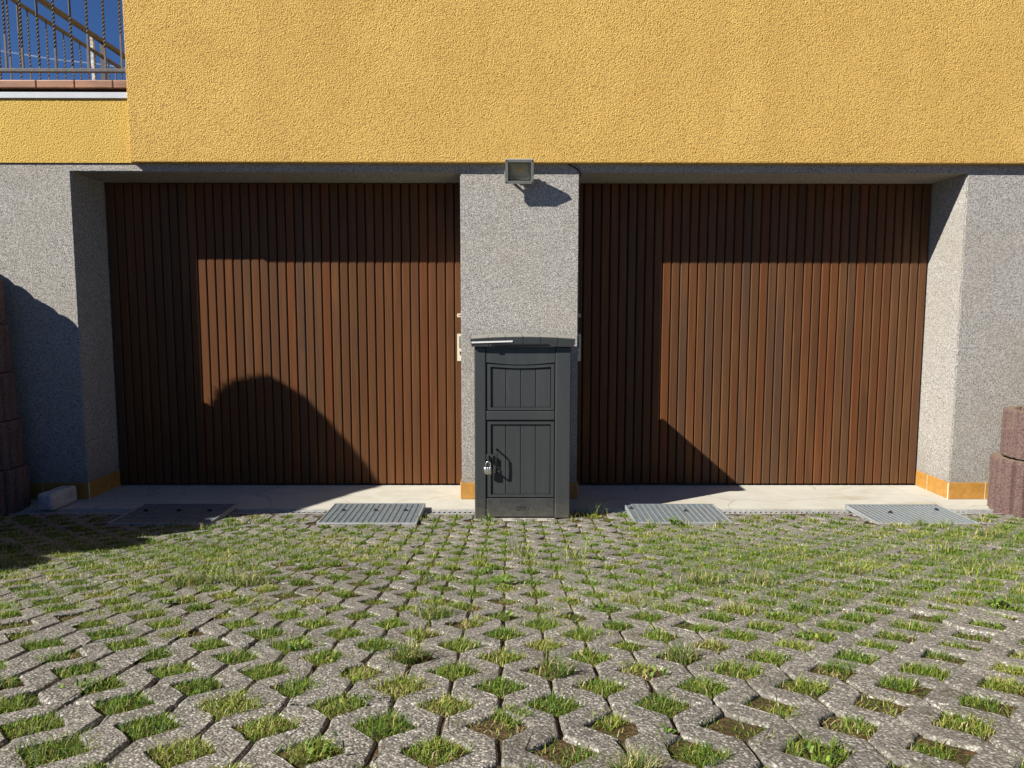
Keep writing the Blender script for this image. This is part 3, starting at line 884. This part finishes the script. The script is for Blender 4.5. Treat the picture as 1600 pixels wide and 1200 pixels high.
lid = mesh_obj("lid", bm_mesh("lid", bm), M['plastic_lid'], cab)
block("lid_core", lx0 + 0.012, lx1 - 0.012, BYF - 0.020, BYB + 0.012, LB + 0.003, 1.070, M['black'], lid)
bm = bmesh.new()      # grip recess in the lower edge of the lid
prism_bm(bm, [(px_x(767), LB - 0.001), (px_x(771), LB + 0.017), (px_x(856), LB + 0.017), (px_x(857), LB + 0.011), (px_x(774), LB + 0.009), (px_x(774), LB - 0.001)], ((0, BYF - 0.0325, 0), (1, 0, 0), (0, 0, 1), (0, 1, 0), 0.008))
mesh_obj("grip", bm_mesh("grip", bm), M['black'], lid)
sp = mesh_obj("white_strip", box_mesh("white_strip", 0.236, 0.002, 0.009, 0.0006, 1), M['white_strip'], lid, (px_x(769.8), BYF - 0.0335, 1.0585), (math.radians(10), math.radians(-1.8), 0))
# maker's logo pressed into the bottom rail
bm = bmesh.new()
lg0, lg1, lgz, lgh = px_x(807.5), px_x(826.5), px_z(793.8), 0.0125
outer = [(lg0, lgz - lgh)] + [(lg1 - lgh + lgh * math.sin(a), lgz - lgh * math.cos(a)) for a in [math.pi * i / 8 for i in range(9)]] + [(lg0, lgz + lgh)]
inner = inset(outer, 0.0022)
vo = [bm.verts.new((p[0], 0, p[1])) for p in outer]; vi = [bm.verts.new((p[0], 0, p[1])) for p in inner]
vo2 = [bm.verts.new((p[0], .0024, p[1])) for p in outer]; vi2 = [bm.verts.new((p[0], .0024, p[1])) for p in inner]
for i in range(len(outer)):
    j = (i + 1) % len(outer)
    bm.faces.new((vo[i], vo[j], vi[j], vi[i])); bm.faces.new((vo[i], vo[j], vo2[j], vo2[i])); bm.faces.new((vi[i], vi[j], vi2[j], vi2[i]))
logo = mesh_obj("logo", bm_mesh("logo", bm), M['plastic'], cab, (0, BYF + 0.0008, 0))
cu = bpy.data.curves.new("logo_text", 'FONT'); cu.body = "KETER"; cu.size = 0.0175; cu.extrude = 0.0011; cu.align_x = 'CENTER'; cu.align_y = 'CENTER'
tmp = bpy.data.objects.new("logo_text", cu); link(tmp)
bpy.context.view_layer.update()
tme = bpy.data.meshes.new_from_object(tmp.evaluated_get(bpy.context.evaluated_depsgraph_get()))
bpy.data.objects.remove(tmp)
tme.materials.clear()
mesh_obj("lettering", tme, M['plastic'], logo, ((lg0 + lg1) / 2 - 0.002, BYF + 0.0020, lgz), (math.pi / 2, 0, 0))
# hasp and door pull
HX, HZ = px_x(766.5), px_z(712)
bm = bmesh.new()
add_box(bm, -0.020, 0.018, -0.016, 0.005, -0.014, 0.014)
add_box(bm, -0.014, -0.006, -0.03, -0.0162, -0.013, 0.013)
hasp = mesh_obj("hasp", bm_mesh("hasp", bm), M['plastic'], low, (HX - 0.004, BYF, HZ))
bm = bmesh.new()
tube_bm(bm, [(0, 0.014, 0.068), (0, -0.028, 0.064), (0, -0.034, 0.054), (0, -0.036, 0.0), (0, -0.034, -0.054), (0, -0.028, -0.064), (0, 0.014, -0.068)], 0.0055, 8)
mesh_obj("pull_handle", bm_mesh("pull_handle", bm), M['black'], low, (px_x(776), BYF, px_z(718.5)))
for dx in (0.02, ):
    bm = bmesh.new(); tube_bm(bm, [(0, 0.0, 0), (0, -0.003, 0)], 0.006, 8)

pad = empty("padlock", (px_x(762.8), BYF - 0.028, px_z(738)))
tag(pad, "silver padlock hanging on the hasp of the lower door of the storage box", "padlock")
pxx, pzz, pyy = px_x(763.2), px_z(733), BYF - 0.022
bm = bmesh.new()
for i, xo in enumerate((-0.0115, 0.0, 0.0115)):
    tube_bm(bm, [(xo, 0, -0.021), (xo, 0, -0.0195), (xo, 0, 0.019), (xo, 0, 0.021)], [0.0065, 0.0080, 0.0080, 0.0065], 12)
add_box(bm, -0.0115, 0.0115, -0.0066, 0.0066, -0.0205, 0.0205)
mesh_obj("lock_body", bm_mesh("lock_body", bm), M['steel'], pad, (pxx, pyy, pzz))
bm = bmesh.new()
pts = [(-0.0135, 0, 0.018), (-0.0135, 0, 0.040)] + [(-0.0135 * math.cos(math.pi * i / 8), 0, 0.040 + 0.0135 * math.sin(math.pi * i / 8)) for i in range(1, 8)] + [(0.0135, 0, 0.040), (0.0135, 0, 0.018)]
tube_bm(bm, pts, 0.0034, 8)
mesh_obj("shackle", bm_mesh("shackle", bm), M['steel'], pad, (pxx, pyy, pzz))
bm = bmesh.new(); tube_bm(bm, [(-0.0225, 0.0, -0.017), (-0.0205, 0.0, 0.024)], 0.0032, 8)
mesh_obj("key", bm_mesh("key", bm), M['steel'], pad, (pxx, pyy, pzz))

# thin concrete slab under the front of the box
tag(block("concrete_slab", px_x(768), px_x(868), BYF - 0.035, -0.36, -0.03, 0.0125, M['slab'], None, 0.004), "thin pale concrete slab under the front of the storage box", "slab")

# ------------------------------------------------------------------ loose metal gratings bridging the drain
def grating(label, quadpts, nbar, cross, lugs):
    (x0, yf), (x1, yb) = quadpts
    L_, W_ = x1 - x0, yb - yf
    cx, cy = (x0 + x1) / 2, (yf + yb) / 2
    g = empty("metal_grating", (cx, cy, 0.0))
    tag(g, label, "grating", "loose metal gratings over the drain")
    zt = 0.034
    tilt = 0.0
    block("frame_rail", x0, x1, yf, yf + 0.012, 0.006, zt, M['galv_light'], g, 0.002, 1)
    block("frame_rail", x0, x1, yb - 0.010, yb, 0.006, zt, M['galv'], g, 0.002, 1)
    block("frame_rail", x0, x0 + 0.010, yf + 0.0125, yb - 0.0105, 0.006, zt, M['galv_light'], g, 0.002, 1)
    block("frame_rail", x1 - 0.010, x1, yf + 0.0125, yb - 0.0105, 0.006, zt, M['galv_light'], g, 0.002, 1)
    block("mesh_plate", x0 + 0.0105, x1 - 0.0105, yf + 0.0125, yb - 0.0105, 0.020, zt - 0.0045, M['galv'], g)
    barm = box_mesh("bar", 0.0028, W_ - 0.024, 0.013, 0)
    for i in range(nbar):
        x = x0 + 0.010 + (L_ - 0.02) * (i + 1) / (nbar + 1)
        mesh_obj("bar", barm, M['galv_light'] if not cross else M['galv'], g, (x, cy + 0.001, zt - 0.0075))
    if cross:
        crm = box_mesh("cross_bar", L_ - 0.022, 0.003, 0.008, 0)
        for i in range(cross):
            mesh_obj("cross_bar", crm, M['galv'], g, (cx, yf + 0.012 + (W_ - 0.022) * (i + 1) / (cross + 1), zt - 0.0063))
    for (u, v) in lugs:
        bm = bmesh.new()
        prism_bm(bm, [(-0.014, 0), (0.014, 0), (0.006, 0.010), (-0.004, 0.012)], ((0, -0.006, 0), (1, 0, 0), (0, 0, 1), (0, 1, 0), 0.012))
        mesh_obj("lug", bm_mesh("lug", bm), M['dark_fill'], g, (x0 + u * L_, yf + v * W_, zt - 0.006 + (0.004 if v > .1 else -0.010)))
    return g
lugs = [(0.16, 0.62), (0.50, 0.62), (0.82, 0.62), (0.24, -0.012), (0.74, -0.012)]
grating("dark shaded metal grating lying on the drain before the left end of the left door", ((-2.287, -0.668), (-1.702, -0.242)), 15, 3, lugs)
grating("sunlit metal grating with fine square ribs lying on the drain left of the storage box", ((-1.095, -0.664), (-0.525, -0.228)), 15, 3, lugs)
grating("metal grating half overgrown by weeds, just right of the storage box", ((0.722, -0.655), (1.282, -0.244)), 15, 0, [(0.62, 0.6), (0.05, 0.75)])
grating("metal grating with close light ribs lying by the right pier", ((2.104, -0.674), (2.684, -0.260)), 19, 0, [(0.32, 0.55), (0.86, 0.7)])

# ------------------------------------------------------------------ kerb stone lying at the foot of the left pier
bm = bmesh.new()
add_box(bm, -0.050, 0.050, -0.125, 0.125, 0.0, 0.110)
bmesh.ops.bevel(bm, geom=bm.edges[:], offset=0.018, segments=3, profile=0.5, affect='EDGES')
bmesh.ops.subdivide_edges(bm, edges=[e for e in bm.edges if e.calc_length() > 0.06], cuts=5, use_grid_fill=True)
for v in bm.verts:
    v.co += 0.006 * Vector(noise.noise_vector(v.co * 14))
ks = mesh_obj("kerb_stone", bm_mesh("kerb_stone", bm, True), M['stone'], None, (-2.858, -0.185, 0.002), (0, 0, math.radians(-3)))
tag(ks, "loose light grey stone block with rounded edges at the foot of the left pier", "stone block")

# ------------------------------------------------------------------ retaining walls of fluted red-brown planter stones
def planter_mesh(seed):
    rnd = random.Random(seed)
    bm = bmesh.new()
    R, H = 0.25, 0.288
    out = []
    # half round front towards +x, straight flanks to the back
    nfl = 11
    for i in range(nfl * 6 + 1):
        a = -math.pi / 2 + math.pi * i / (nfl * 6)
        ph = (i % 6)
        r = R - (0.020 if ph == 0 else 0.006 if ph in (1, 5) else 0.0)
        out.append((r * math.cos(a), r * math.sin(a)))
    out += [(-0.2, R - .02), (-0.2, -R + .02)]
    n = len(out)
    inn = [(p[0] * 0.80 - 0.01, p[1] * 0.80) for p in out]
    lv = [(out, 0.0), (out, 0.008), (out, H - 0.012), ([(p[0] * .975, p[1] * .975) for p in out], H), (inn, H), (inn, H - 0.05)]
    rings = []
    for pl, z in lv:
        rings.append([bm.verts.new((p[0] + rnd.uniform(-.002, .002), p[1] + rnd.uniform(-.002, .002), z)) for p in pl])
    for k, (a, b_) in enumerate(zip(rings, rings[1:])):
        for i in range(n):
            f = bm.faces.new((a[i], a[(i + 1) % n], b_[(i + 1) % n], b_[i])); f.material_index = 1 if k in (3,) else 0
    f = bm.faces.new(rings[-1]); f.material_index = 2
    bm.faces.new(rings[0])
    me = bm_mesh("planter_stone", bm)
    for m in (M['planter'], M['planter_rim'], M['soil']): me.materials.append(m)
    return me
pm = [planter_mesh(s) for s in range(3)]
lwall = empty("retaining_wall", (-3.4, -1.5, 0))
tag(lwall, "shaded retaining wall of stacked fluted red-brown planter stones at the left edge", "retaining wall")
tops = [0.262, 0.558, 0.853, 1.148, 1.442]
for j, y in enumerate([-0.255, -0.76, -1.27, -1.78, -2.29, -2.80, -3.31]):
    xw = -3.285 - (min(0.26, 0.26 * j) if j < 3 else 0.17)
    for c, t_ in enumerate(tops):
        if t_ < ramp_z(y) : continue
        o = mesh_obj("planter_stone", pm[(c + j) % 3], None, lwall, (xw - 0.020 * c + random.uniform(-.004, .004), y, t_ - 0.288))
    if j == 0:
        mesh_obj("planter_stone", pm[1], None, lwall, (-3.76, -0.33, 1.444))
rwall = empty("retaining_wall", (3.4, -1.5, 0))
tag(rwall, "sunlit retaining wall of stacked fluted red-brown planter stones at the right edge", "retaining wall")
for j, y in enumerate([-0.29, -0.80, -1.31, -1.82, -2.33]):
    for c, (t_, dx) in enumerate(((0.335, 0.0), (0.632, 0.062), (0.925, 0.205), (1.218, 0.30))):
        if t_ < ramp_z(y) : continue
        o = mesh_obj("planter_stone", pm[(c + j) % 3], None, rwall, (3.275 + dx + min(0.45, 0.3 * j), y, t_ - (0.365 if c == 0 else 0.290)), (0, 0, math.pi))
        if c == 0: o.scale.z = 0.362 / 0.288

# earth banks behind the walls
def bank(name, x0, x1, ztop):
    bm = bmesh.new()
    n = 14
    vs = [[bm.verts.new((x0 + (x1 - x0) * i / n, -7.5 + 7.45 * j / n, ztop + 0.05 * noise.noise(Vector((i * .7, j * .7, 1))))) for j in range(n + 1)] for i in range(n + 1)]
    for i in range(n):
        for j in range(n): bm.faces.new((vs[i][j], vs[i + 1][j], vs[i + 1][j + 1], vs[i][j + 1]))
    ed = [e for e in bm.edges if len(e.link_faces) == 1]
    r = bmesh.ops.extrude_edge_only(bm, edges=ed)
    for v in [g for g in r['geom'] if isinstance(g, bmesh.types.BMVert)]: v.co.z = -0.1
    return tag(mesh_obj(name, bm_mesh(name, bm), M['soil']), kind="structure")
bank("earth_bank", -14.0, -3.80, 1.30)
bank("earth_bank", 4.1, 14.0, 1.05)

# added out-of-frame shrub, outline shaped to cast the domed shadow on the left door
shr = empty("shadow_caster_shrub", (-4.4, -1.5, 1.3))
tag(shr, "added unseen shrub on the left bank, shaped to cast the domed shadow on the left door", "shrub")
prof = [(-0.90, 2.35), (-0.94, 2.52), (-1.00, 2.68), (-1.10, 2.85), (-1.14, 2.91), (-1.21, 2.96), (-1.29, 2.975), (-1.37, 2.95), (-1.48, 2.89), (-1.61, 2.78), (-1.70, 2.67), (-1.85, 2.56), (-2.02, 2.43), (-2.03, 2.1), (-2.03, 1.45), (-1.02, 1.45), (-1.00, 2.0)]
bm = bmesh.new()
rgs = []
for dx, sc_ in ((-.20, .62), (-.15, .82), (-.08, .95), (0, 1), (.08, .93), (.15, .78), (.20, .58)):
    rgs.append([bm.verts.new((-4.2 + dx, -1.45 + (y + 1.45) * sc_, 1.45 + (z - 1.45) * (0.35 + 0.65 * sc_))) for y, z in prof])
for p_, q_ in zip(rgs, rgs[1:]):
    for i in range(len(prof)): bm.faces.new((p_[i], p_[(i + 1) % len(prof)], q_[(i + 1) % len(prof)], q_[i]))
bm.faces.new(rgs[0]); bm.faces.new(rgs[-1])
crown_core = bm_mesh("crown", bm)
bm = bmesh.new(); bm.from_mesh(crown_core)
rs = random.Random(4)
core_polys = [(p.center.copy(), p.area) for p in crown_core.polygons]
core_w = np.cumsum([p[1] for p in core_polys]); core_v = crown_core.vertices
for i in range(5200):
    pl = crown_core.polygons[int(np.searchsorted(core_w, rs.random() * core_w[-1]))]
    ws = [rs.random() ** 2 for _ in pl.vertices]; tw = sum(ws)
    x, y, z = sum((core_v[vi].co * (w_ / tw) for vi, w_ in zip(pl.vertices, ws)), Vector((0, 0, 0)))
    c = Vector((x, y, z)); d = Vector((rs.gauss(0, 1), rs.gauss(0, 1), rs.gauss(0, 1))).normalized()
    e = d.orthogonal().normalized(); l = rs.uniform(.012, .026)
    vs = [bm.verts.new(c + q) for q in (-e * l * .35, d * l - e * l * .1, d * l * 1.5, e * l * .35)]
    bm.faces.new(vs)
mesh_obj("crown", bm_mesh("crown", bm), M['leaf'], shr)
bm = bmesh.new()
tube_bm(bm, [(-4.2, -1.45, 1.2), (-4.2, -1.44, 1.6), (-4.21, -1.42, 2.2)], [0.05, 0.04, 0.02], 8)
mesh_obj("shadow_caster_stem", bm_mesh("shadow_caster_stem", bm), M['bark'], shr)

# ------------------------------------------------------------------ grass in the openings and joints
GREEN = np.array([[0.072, 0.135, 0.016], [0.108, 0.180, 0.022], [0.155, 0.220, 0.028], [0.220, 0.255, 0.040], [0.32, 0.29, 0.085], [0.44, 0.37, 0.20], [0.060, 0.105, 0.032]])
verts_l, faces_l, cols_l = [], [], []
base_i = 0
def add_blades(px, py, pz, length, width, lean, bend, colr):
    """arrays of n blades: 5 verts, one quad, one tri each side of the middle"""
    global base_i
    n = len(px)
    ang = RNG.uniform(0, 2 * np.pi, n)
    side = ang + np.pi / 2 + RNG.normal(0, 0.5, n)
    dx, dy = np.cos(ang), np.sin(ang)
    sx, sy = np.cos(side) * width / 2, np.sin(side) * width / 2
    h1 = length * 0.55 * np.cos(lean); o1 = length * 0.55 * np.sin(lean)
    l2 = lean + bend
    h2 = h1 + length * 0.45 * np.cos(l2); o2 = o1 + length * 0.45 * np.sin(l2)
    P = np.zeros((n, 5, 3))
    P[:, 0] = np.stack([px - sx, py - sy, pz - 0.004], 1)
    P[:, 1] = np.stack([px + sx, py + sy, pz - 0.004], 1)
    P[:, 2] = np.stack([px + dx * o1 + sx * .8, py + dy * o1 + sy * .8, pz + h1], 1)
    P[:, 3] = np.stack([px + dx * o1 - sx * .8, py + dy * o1 - sy * .8, pz + h1], 1)
    P[:, 4] = np.stack([px + dx * o2, py + dy * o2, pz + h2], 1)
    verts_l.append(P.reshape(-1, 3))
    idx = base_i + np.arange(n)[:, None] * 5
    tri = np.concatenate([idx + np.array([[0, 1, 2]]), idx + np.array([[0, 2, 3]]), idx + np.array([[3, 2, 4]])], 0)
    faces_l.append(tri)
    cols_l.append(np.repeat(colr, 5, axis=0))
    base_i += n * 5

def colours(n, w):
    w = np.array(w, float); w /= w.sum()
    k = RNG.choice(len(GREEN), n, p=w)
    c = GREEN[k] * RNG.uniform(0.85, 1.55, (n, 1))
    return c

def fnoise(x, y, s, o): return noise.noise(Vector((x * s, y * s, o)))
n_tuft = 0
def covered(x, y):      # under a grating or the box
    if y > -0.56 and -0.24 < x < 0.40: return True
    return y > -0.70 and any(a < x < b for a, b in ((-2.32, -1.68), (-1.13, -0.49), (0.69, 1.31), (2.07, 2.71)))
for (x, y, z) in diamonds:
    depth = y + 4.698
    if depth < 0.75 or abs(x) > 0.78 * depth + 0.5 or x > 3.05 or x < -3.05 or y > -0.40 or covered(x, y): continue
    far = min(1.0, max(0.0, (depth - 1.0) / 3.0))
    lush = 0.53 + 0.20 * far + 0.55 * fnoise(x, y, 0.9, 2.0) + 0.25 * fnoise(x, y, 3.0, 7.0)
    if y > -2.7 and x > 0.6: lush += 0.42
    if y > -2.7 and x < -0.8: lush += 0.30
    if -0.9 < x < 0.6 and y > -2.2: lush -= 0.10
    if y > -0.85: lush -= 0.30
    cover = lush + random.gauss(0, 0.22)
    if cover < 0.16: nb, ln = int(random.uniform(30, 90)), 0.014
    elif cover < 0.38: nb, ln = int(random.uniform(180, 300)), 0.018
    elif cover < 0.85: nb, ln = int(random.uniform(400, 560)), 0.0225
    else: nb, ln = int(random.uniform(520, 700)), 0.026
    tall = random.random() < 0.03 and y < -1.0
    if tall: ln = random.uniform(0.030, 0.050); nb = int(nb * 1.1) + 30
    nb = int(nb * (1 - 0.4 * far))
    spread = 0.058 if cover < 0.85 else 0.074
    if far > 0.35 and cover > 0.7: spread = 0.092
    # clump: a few sub-centres inside the diamond
    nc = 4 if cover > 0.38 else 2
    a = RNG.uniform(-1, 1, nb); b = RNG.uniform(-1, 1, nb)
    u = (a + b) / 2 * spread; v = (a - b) / 2 * spread
    if cover < 0.6:
        ox, oy = random.gauss(0, .018), random.gauss(0, .018)
        u = u * 0.7 + ox; v = v * 0.7 + oy
    gx, gy = x + u, y + v
    edge = (np.abs(u) + np.abs(v)) / spread
    gz = np.array([ramp_z(q) for q in gy]) + settle(x, y) - SOIL_D * np.where(edge < 1.15, 1.0, 0.2)
    length = ln * RNG.uniform(0.5, 1.5, nb) * (1.15 - 0.35 * np.minimum(edge, 1))
    lean = np.abs(RNG.normal(0.78, 0.42, nb)); bend = RNG.uniform(0.2, 1.2, nb)
    if tall: lean *= 0.6
    hue = random.random() + 0.5 * fnoise(x, y, 1.7, 4.0)
    if hue < 0.35: w = [4, 4, 2, 1, .5, .3, 1]
    elif hue < 0.8: w = [2, 4, 4, 2.2, .8, .4, .4]
    else: w = [.6, 1.5, 3, 4, 2.2, 1.2, .2]
    if tall: w = [2, 2, 1.5, 1.5, 2, 2.6, 5]
    c = colours(nb, w)
    low_ = RNG.random(nb) < 0.13
    c[low_] = np.array([0.34, 0.27, 0.12]) * RNG.uniform(.6, 1.2, (low_.sum(), 1)); lean[low_] = RNG.uniform(1.1, 1.5, low_.sum())
    add_blades(gx, gy, gz, length, RNG.uniform(0.0009, 0.0019, nb) * (1 + 1.2 * far), lean, bend, c)
    n_tuft += 1
    if random.random() < 0.16:      # clover and other small round leaves
        nk = random.randint(14, 40); ox, oy = random.gauss(0, .02), random.gauss(0, .02)
        gx2 = x + ox + RNG.normal(0, .016, nk); gy2 = y + oy + RNG.normal(0, .016, nk)
        gz2 = np.array([ramp_z(q) for q in gy2]) + settle(x, y) + RNG.uniform(.002, .014, nk)
        add_blades(gx2, gy2, gz2, RNG.uniform(.006, .012, nk), RNG.uniform(.004, .008, nk), RNG.uniform(.8, 1.5, nk), RNG.uniform(0, .3, nk), colours(nk, [3, 4, 2, 1, .2, 0, 2]))
    # low thatch and moss that mat the floor of the opening and creep onto the stone
    nm = int((130 if far < 0.5 else 70) * random.uniform(.5, 1.2))
    a = RNG.uniform(-1, 1, nm); b = RNG.uniform(-1, 1, nm)
    u = (a + b) / 2 * 0.064; v = (a - b) / 2 * 0.064
    gz = np.array([ramp_z(q) for q in (y + v)]) + settle(x, y) - SOIL_D
    straw = random.random() < 0.3
    add_blades(x + u, y + v, gz + 0.003, RNG.uniform(.006, .020, nm), RNG.uniform(.001, .002, nm) * (1 + far), RNG.uniform(.9, 1.5, nm), RNG.uniform(0, .3, nm),
               colours(nm, [1, 1, 1, 1, 3, 3, 1] if straw else [3, 3, 2, 1, .8, .6, 2]) * 0.8)
# grass creeping along the joints
for (x, y, z) in diamonds:
    depth = y + 4.698
    if depth < 1.6 or abs(x) > 0.74 * depth + 0.3 or abs(x) > 3.05 or y > -0.5 or covered(x, y + 0.1): continue
    if random.random() < (0.22 if abs(x) < 0.8 else 0.45):
        nb = random.randint(10, 34)
        gx = x + RNG.normal(0, 0.006, nb); gy = y + 0.1 + RNG.uniform(-.05, .05, nb)
        gz = np.array([ramp_z(q) for q in gy]) - 0.010 + settle(x, y)
        add_blades(gx, gy, gz, RNG.uniform(.008, .024, nb), RNG.uniform(.0018, .0034, nb), np.abs(RNG.normal(.5, .35, nb)), RNG.uniform(.1, 1, nb), colours(nb, [1.5, 3, 4, 3, 1.4, .8, .3]))
# weeds by the drain, gratings and box: (x, y, blades, length)
for (x, y, nb, ln) in ((0.43, -0.43, 18, .09), (0.52, -0.42, 26, .13), (0.38, -0.57, 20, .06), (-0.17, -0.585, 30, .04), (-0.08, -0.62, 40, .035), (0.06, -0.63, 40, .03), (0.17, -0.63, 40, .03), (0.28, -0.64, 40, .03),
                       (-0.32, -0.52, 40, .04), (-0.42, -0.56, 30, .03), (-0.49, -0.58, 30, .06), (0.96, -0.70, 60, .055), (1.20, -0.72, 70, .06), (0.80, -0.70, 40, .05), (1.45, -0.60, 30, .03), (1.62, -0.50, 26, .05),
                       (1.86, -0.64, 40, .04), (2.30, -0.73, 60, .07), (2.45, -0.74, 50, .06), (2.72, -0.60, 30, .06), (-1.55, -0.72, 80, .06), (-1.45, -0.64, 60, .045), (-1.3, -0.58, 40, .03), (-1.65, -0.85, 80, .05), (-1.85, -0.80, 70, .05),
                       (0.02, -1.60, 34, .10), (0.28, -1.75, 60, .11), (0.07, -1.72, 40, .11), (-0.12, -1.80, 40, .09), (0.9, -1.2, 50, .05), (2.0, -1.5, 60, .07), (1.75, -2.1, 60, .07), (-2.0, -1.9, 60, .07), (-1.0, -2.2, 50, .09)):
    gx = x + RNG.normal(0, 0.028, nb); gy = y + RNG.normal(0, 0.022, nb)
    gz = np.array([ramp_z(q) for q in gy]) - 0.006
    add_blades(gx, gy, gz, ln * RNG.uniform(.4, 1.2, nb), RNG.uniform(.002, .004, nb), np.abs(RNG.normal(.35, .28, nb)), RNG.uniform(.1, .8, nb), colours(nb, [1.5, 3, 3, 3, 2, 1.2, 1.5]))
VV = np.concatenate(verts_l); FF = np.concatenate(faces_l); CC = np.concatenate(cols_l)
gme = bpy.data.meshes.new("grass")
gme.vertices.add(len(VV)); gme.vertices.foreach_set("co", VV.astype(np.float32).ravel())
gme.loops.add(len(FF) * 3); gme.loops.foreach_set("vertex_index", FF.astype(np.int32).ravel())
gme.polygons.add(len(FF)); gme.polygons.foreach_set("loop_start", (np.arange(len(FF)) * 3).astype(np.int32))
gme.update(calc_edges=True)
at = gme.color_attributes.new("blade", 'FLOAT_COLOR', 'POINT')
at.data.foreach_set("color", np.concatenate([np.clip(CC, 0, 1), np.ones((len(CC), 1))], 1).astype(np.float32).ravel())
tag(mesh_obj("grass", gme, M['grass']), "short green and yellowed grass growing in the openings of the paving", "grass", kind="stuff")

# broad-leaved weeds: rosettes of pointed leaves
def rosette(bm, c, n, l, wd, up):
    rs = random.Random(int((c[0] * 31 + c[1] * 17) * 1000))
    for i in range(n):
        a = 2 * math.pi * i / n + rs.uniform(-.3, .3); ll = l * rs.uniform(.6, 1.1); e = up * rs.uniform(.6, 1.3)
        d = Vector((math.cos(a), math.sin(a), 0)); s = Vector((-d.y, d.x, 0))
        b0 = Vector(c)
        p = [b0, b0 + d * ll * .45 + Vector((0, 0, ll * .45 * e)), b0 + d * ll * .8 + Vector((0, 0, ll * .6 * e)), b0 + d * ll + Vector((0, 0, ll * .5 * e))]
        w_ = [wd * .25, wd, wd * .8, 0.0005]
        rows_ = [[bm.verts.new(q + s * k * ww / 2 + Vector((0, 0, abs(k) * ww * .15))) for k in (-1, 0, 1)] for q, ww in zip(p, w_)]
        for r1, r2 in zip(rows_, rows_[1:]):
            for k in range(2): bm.faces.new((r1[k], r1[k + 1], r2[k + 1], r2[k]))
M['weed'] = simple("broad_weed_leaf", (0.10, 0.17, 0.030), 0.45, 0.35, var=0.3, scale=60, bstr=0)
for i, (x, y, n, l, wd, up, lb) in enumerate(((-0.02, -2.28, 9, .06, .014, .6, "flat rosette weed with pointed leaves in the paving below the storage box"),
        (1.46, -2.60, 6, .045, .020, .9, "bright broad-leaved weed in the paving near the right edge"),
        (0.26, -3.55, 5, .024, .009, .8, "small broad-leaved seedling in the foreground paving, near the middle"),
        (-0.12, -0.59, 7, .045, .012, 1.3, "leafy weed at the left foot of the storage box"),
        (0.93, -0.70, 8, .05, .014, 1.3, "leafy weed growing through the front of the overgrown grating"))):
    bm = bmesh.new()
    rosette(bm, (0, 0, 0), n, l, wd, up); rosette(bm, (0.004, 0.003, l * .25), max(3, n - 3), l * .7, wd * .8, up * 1.4)
    tag(mesh_obj("weed", bm_mesh("weed", bm, True), M['weed'], None, (x, y, ramp_z(y) - 0.008)), lb, "weed")
print("grass tris", len(FF), "tufts", n_tuft)
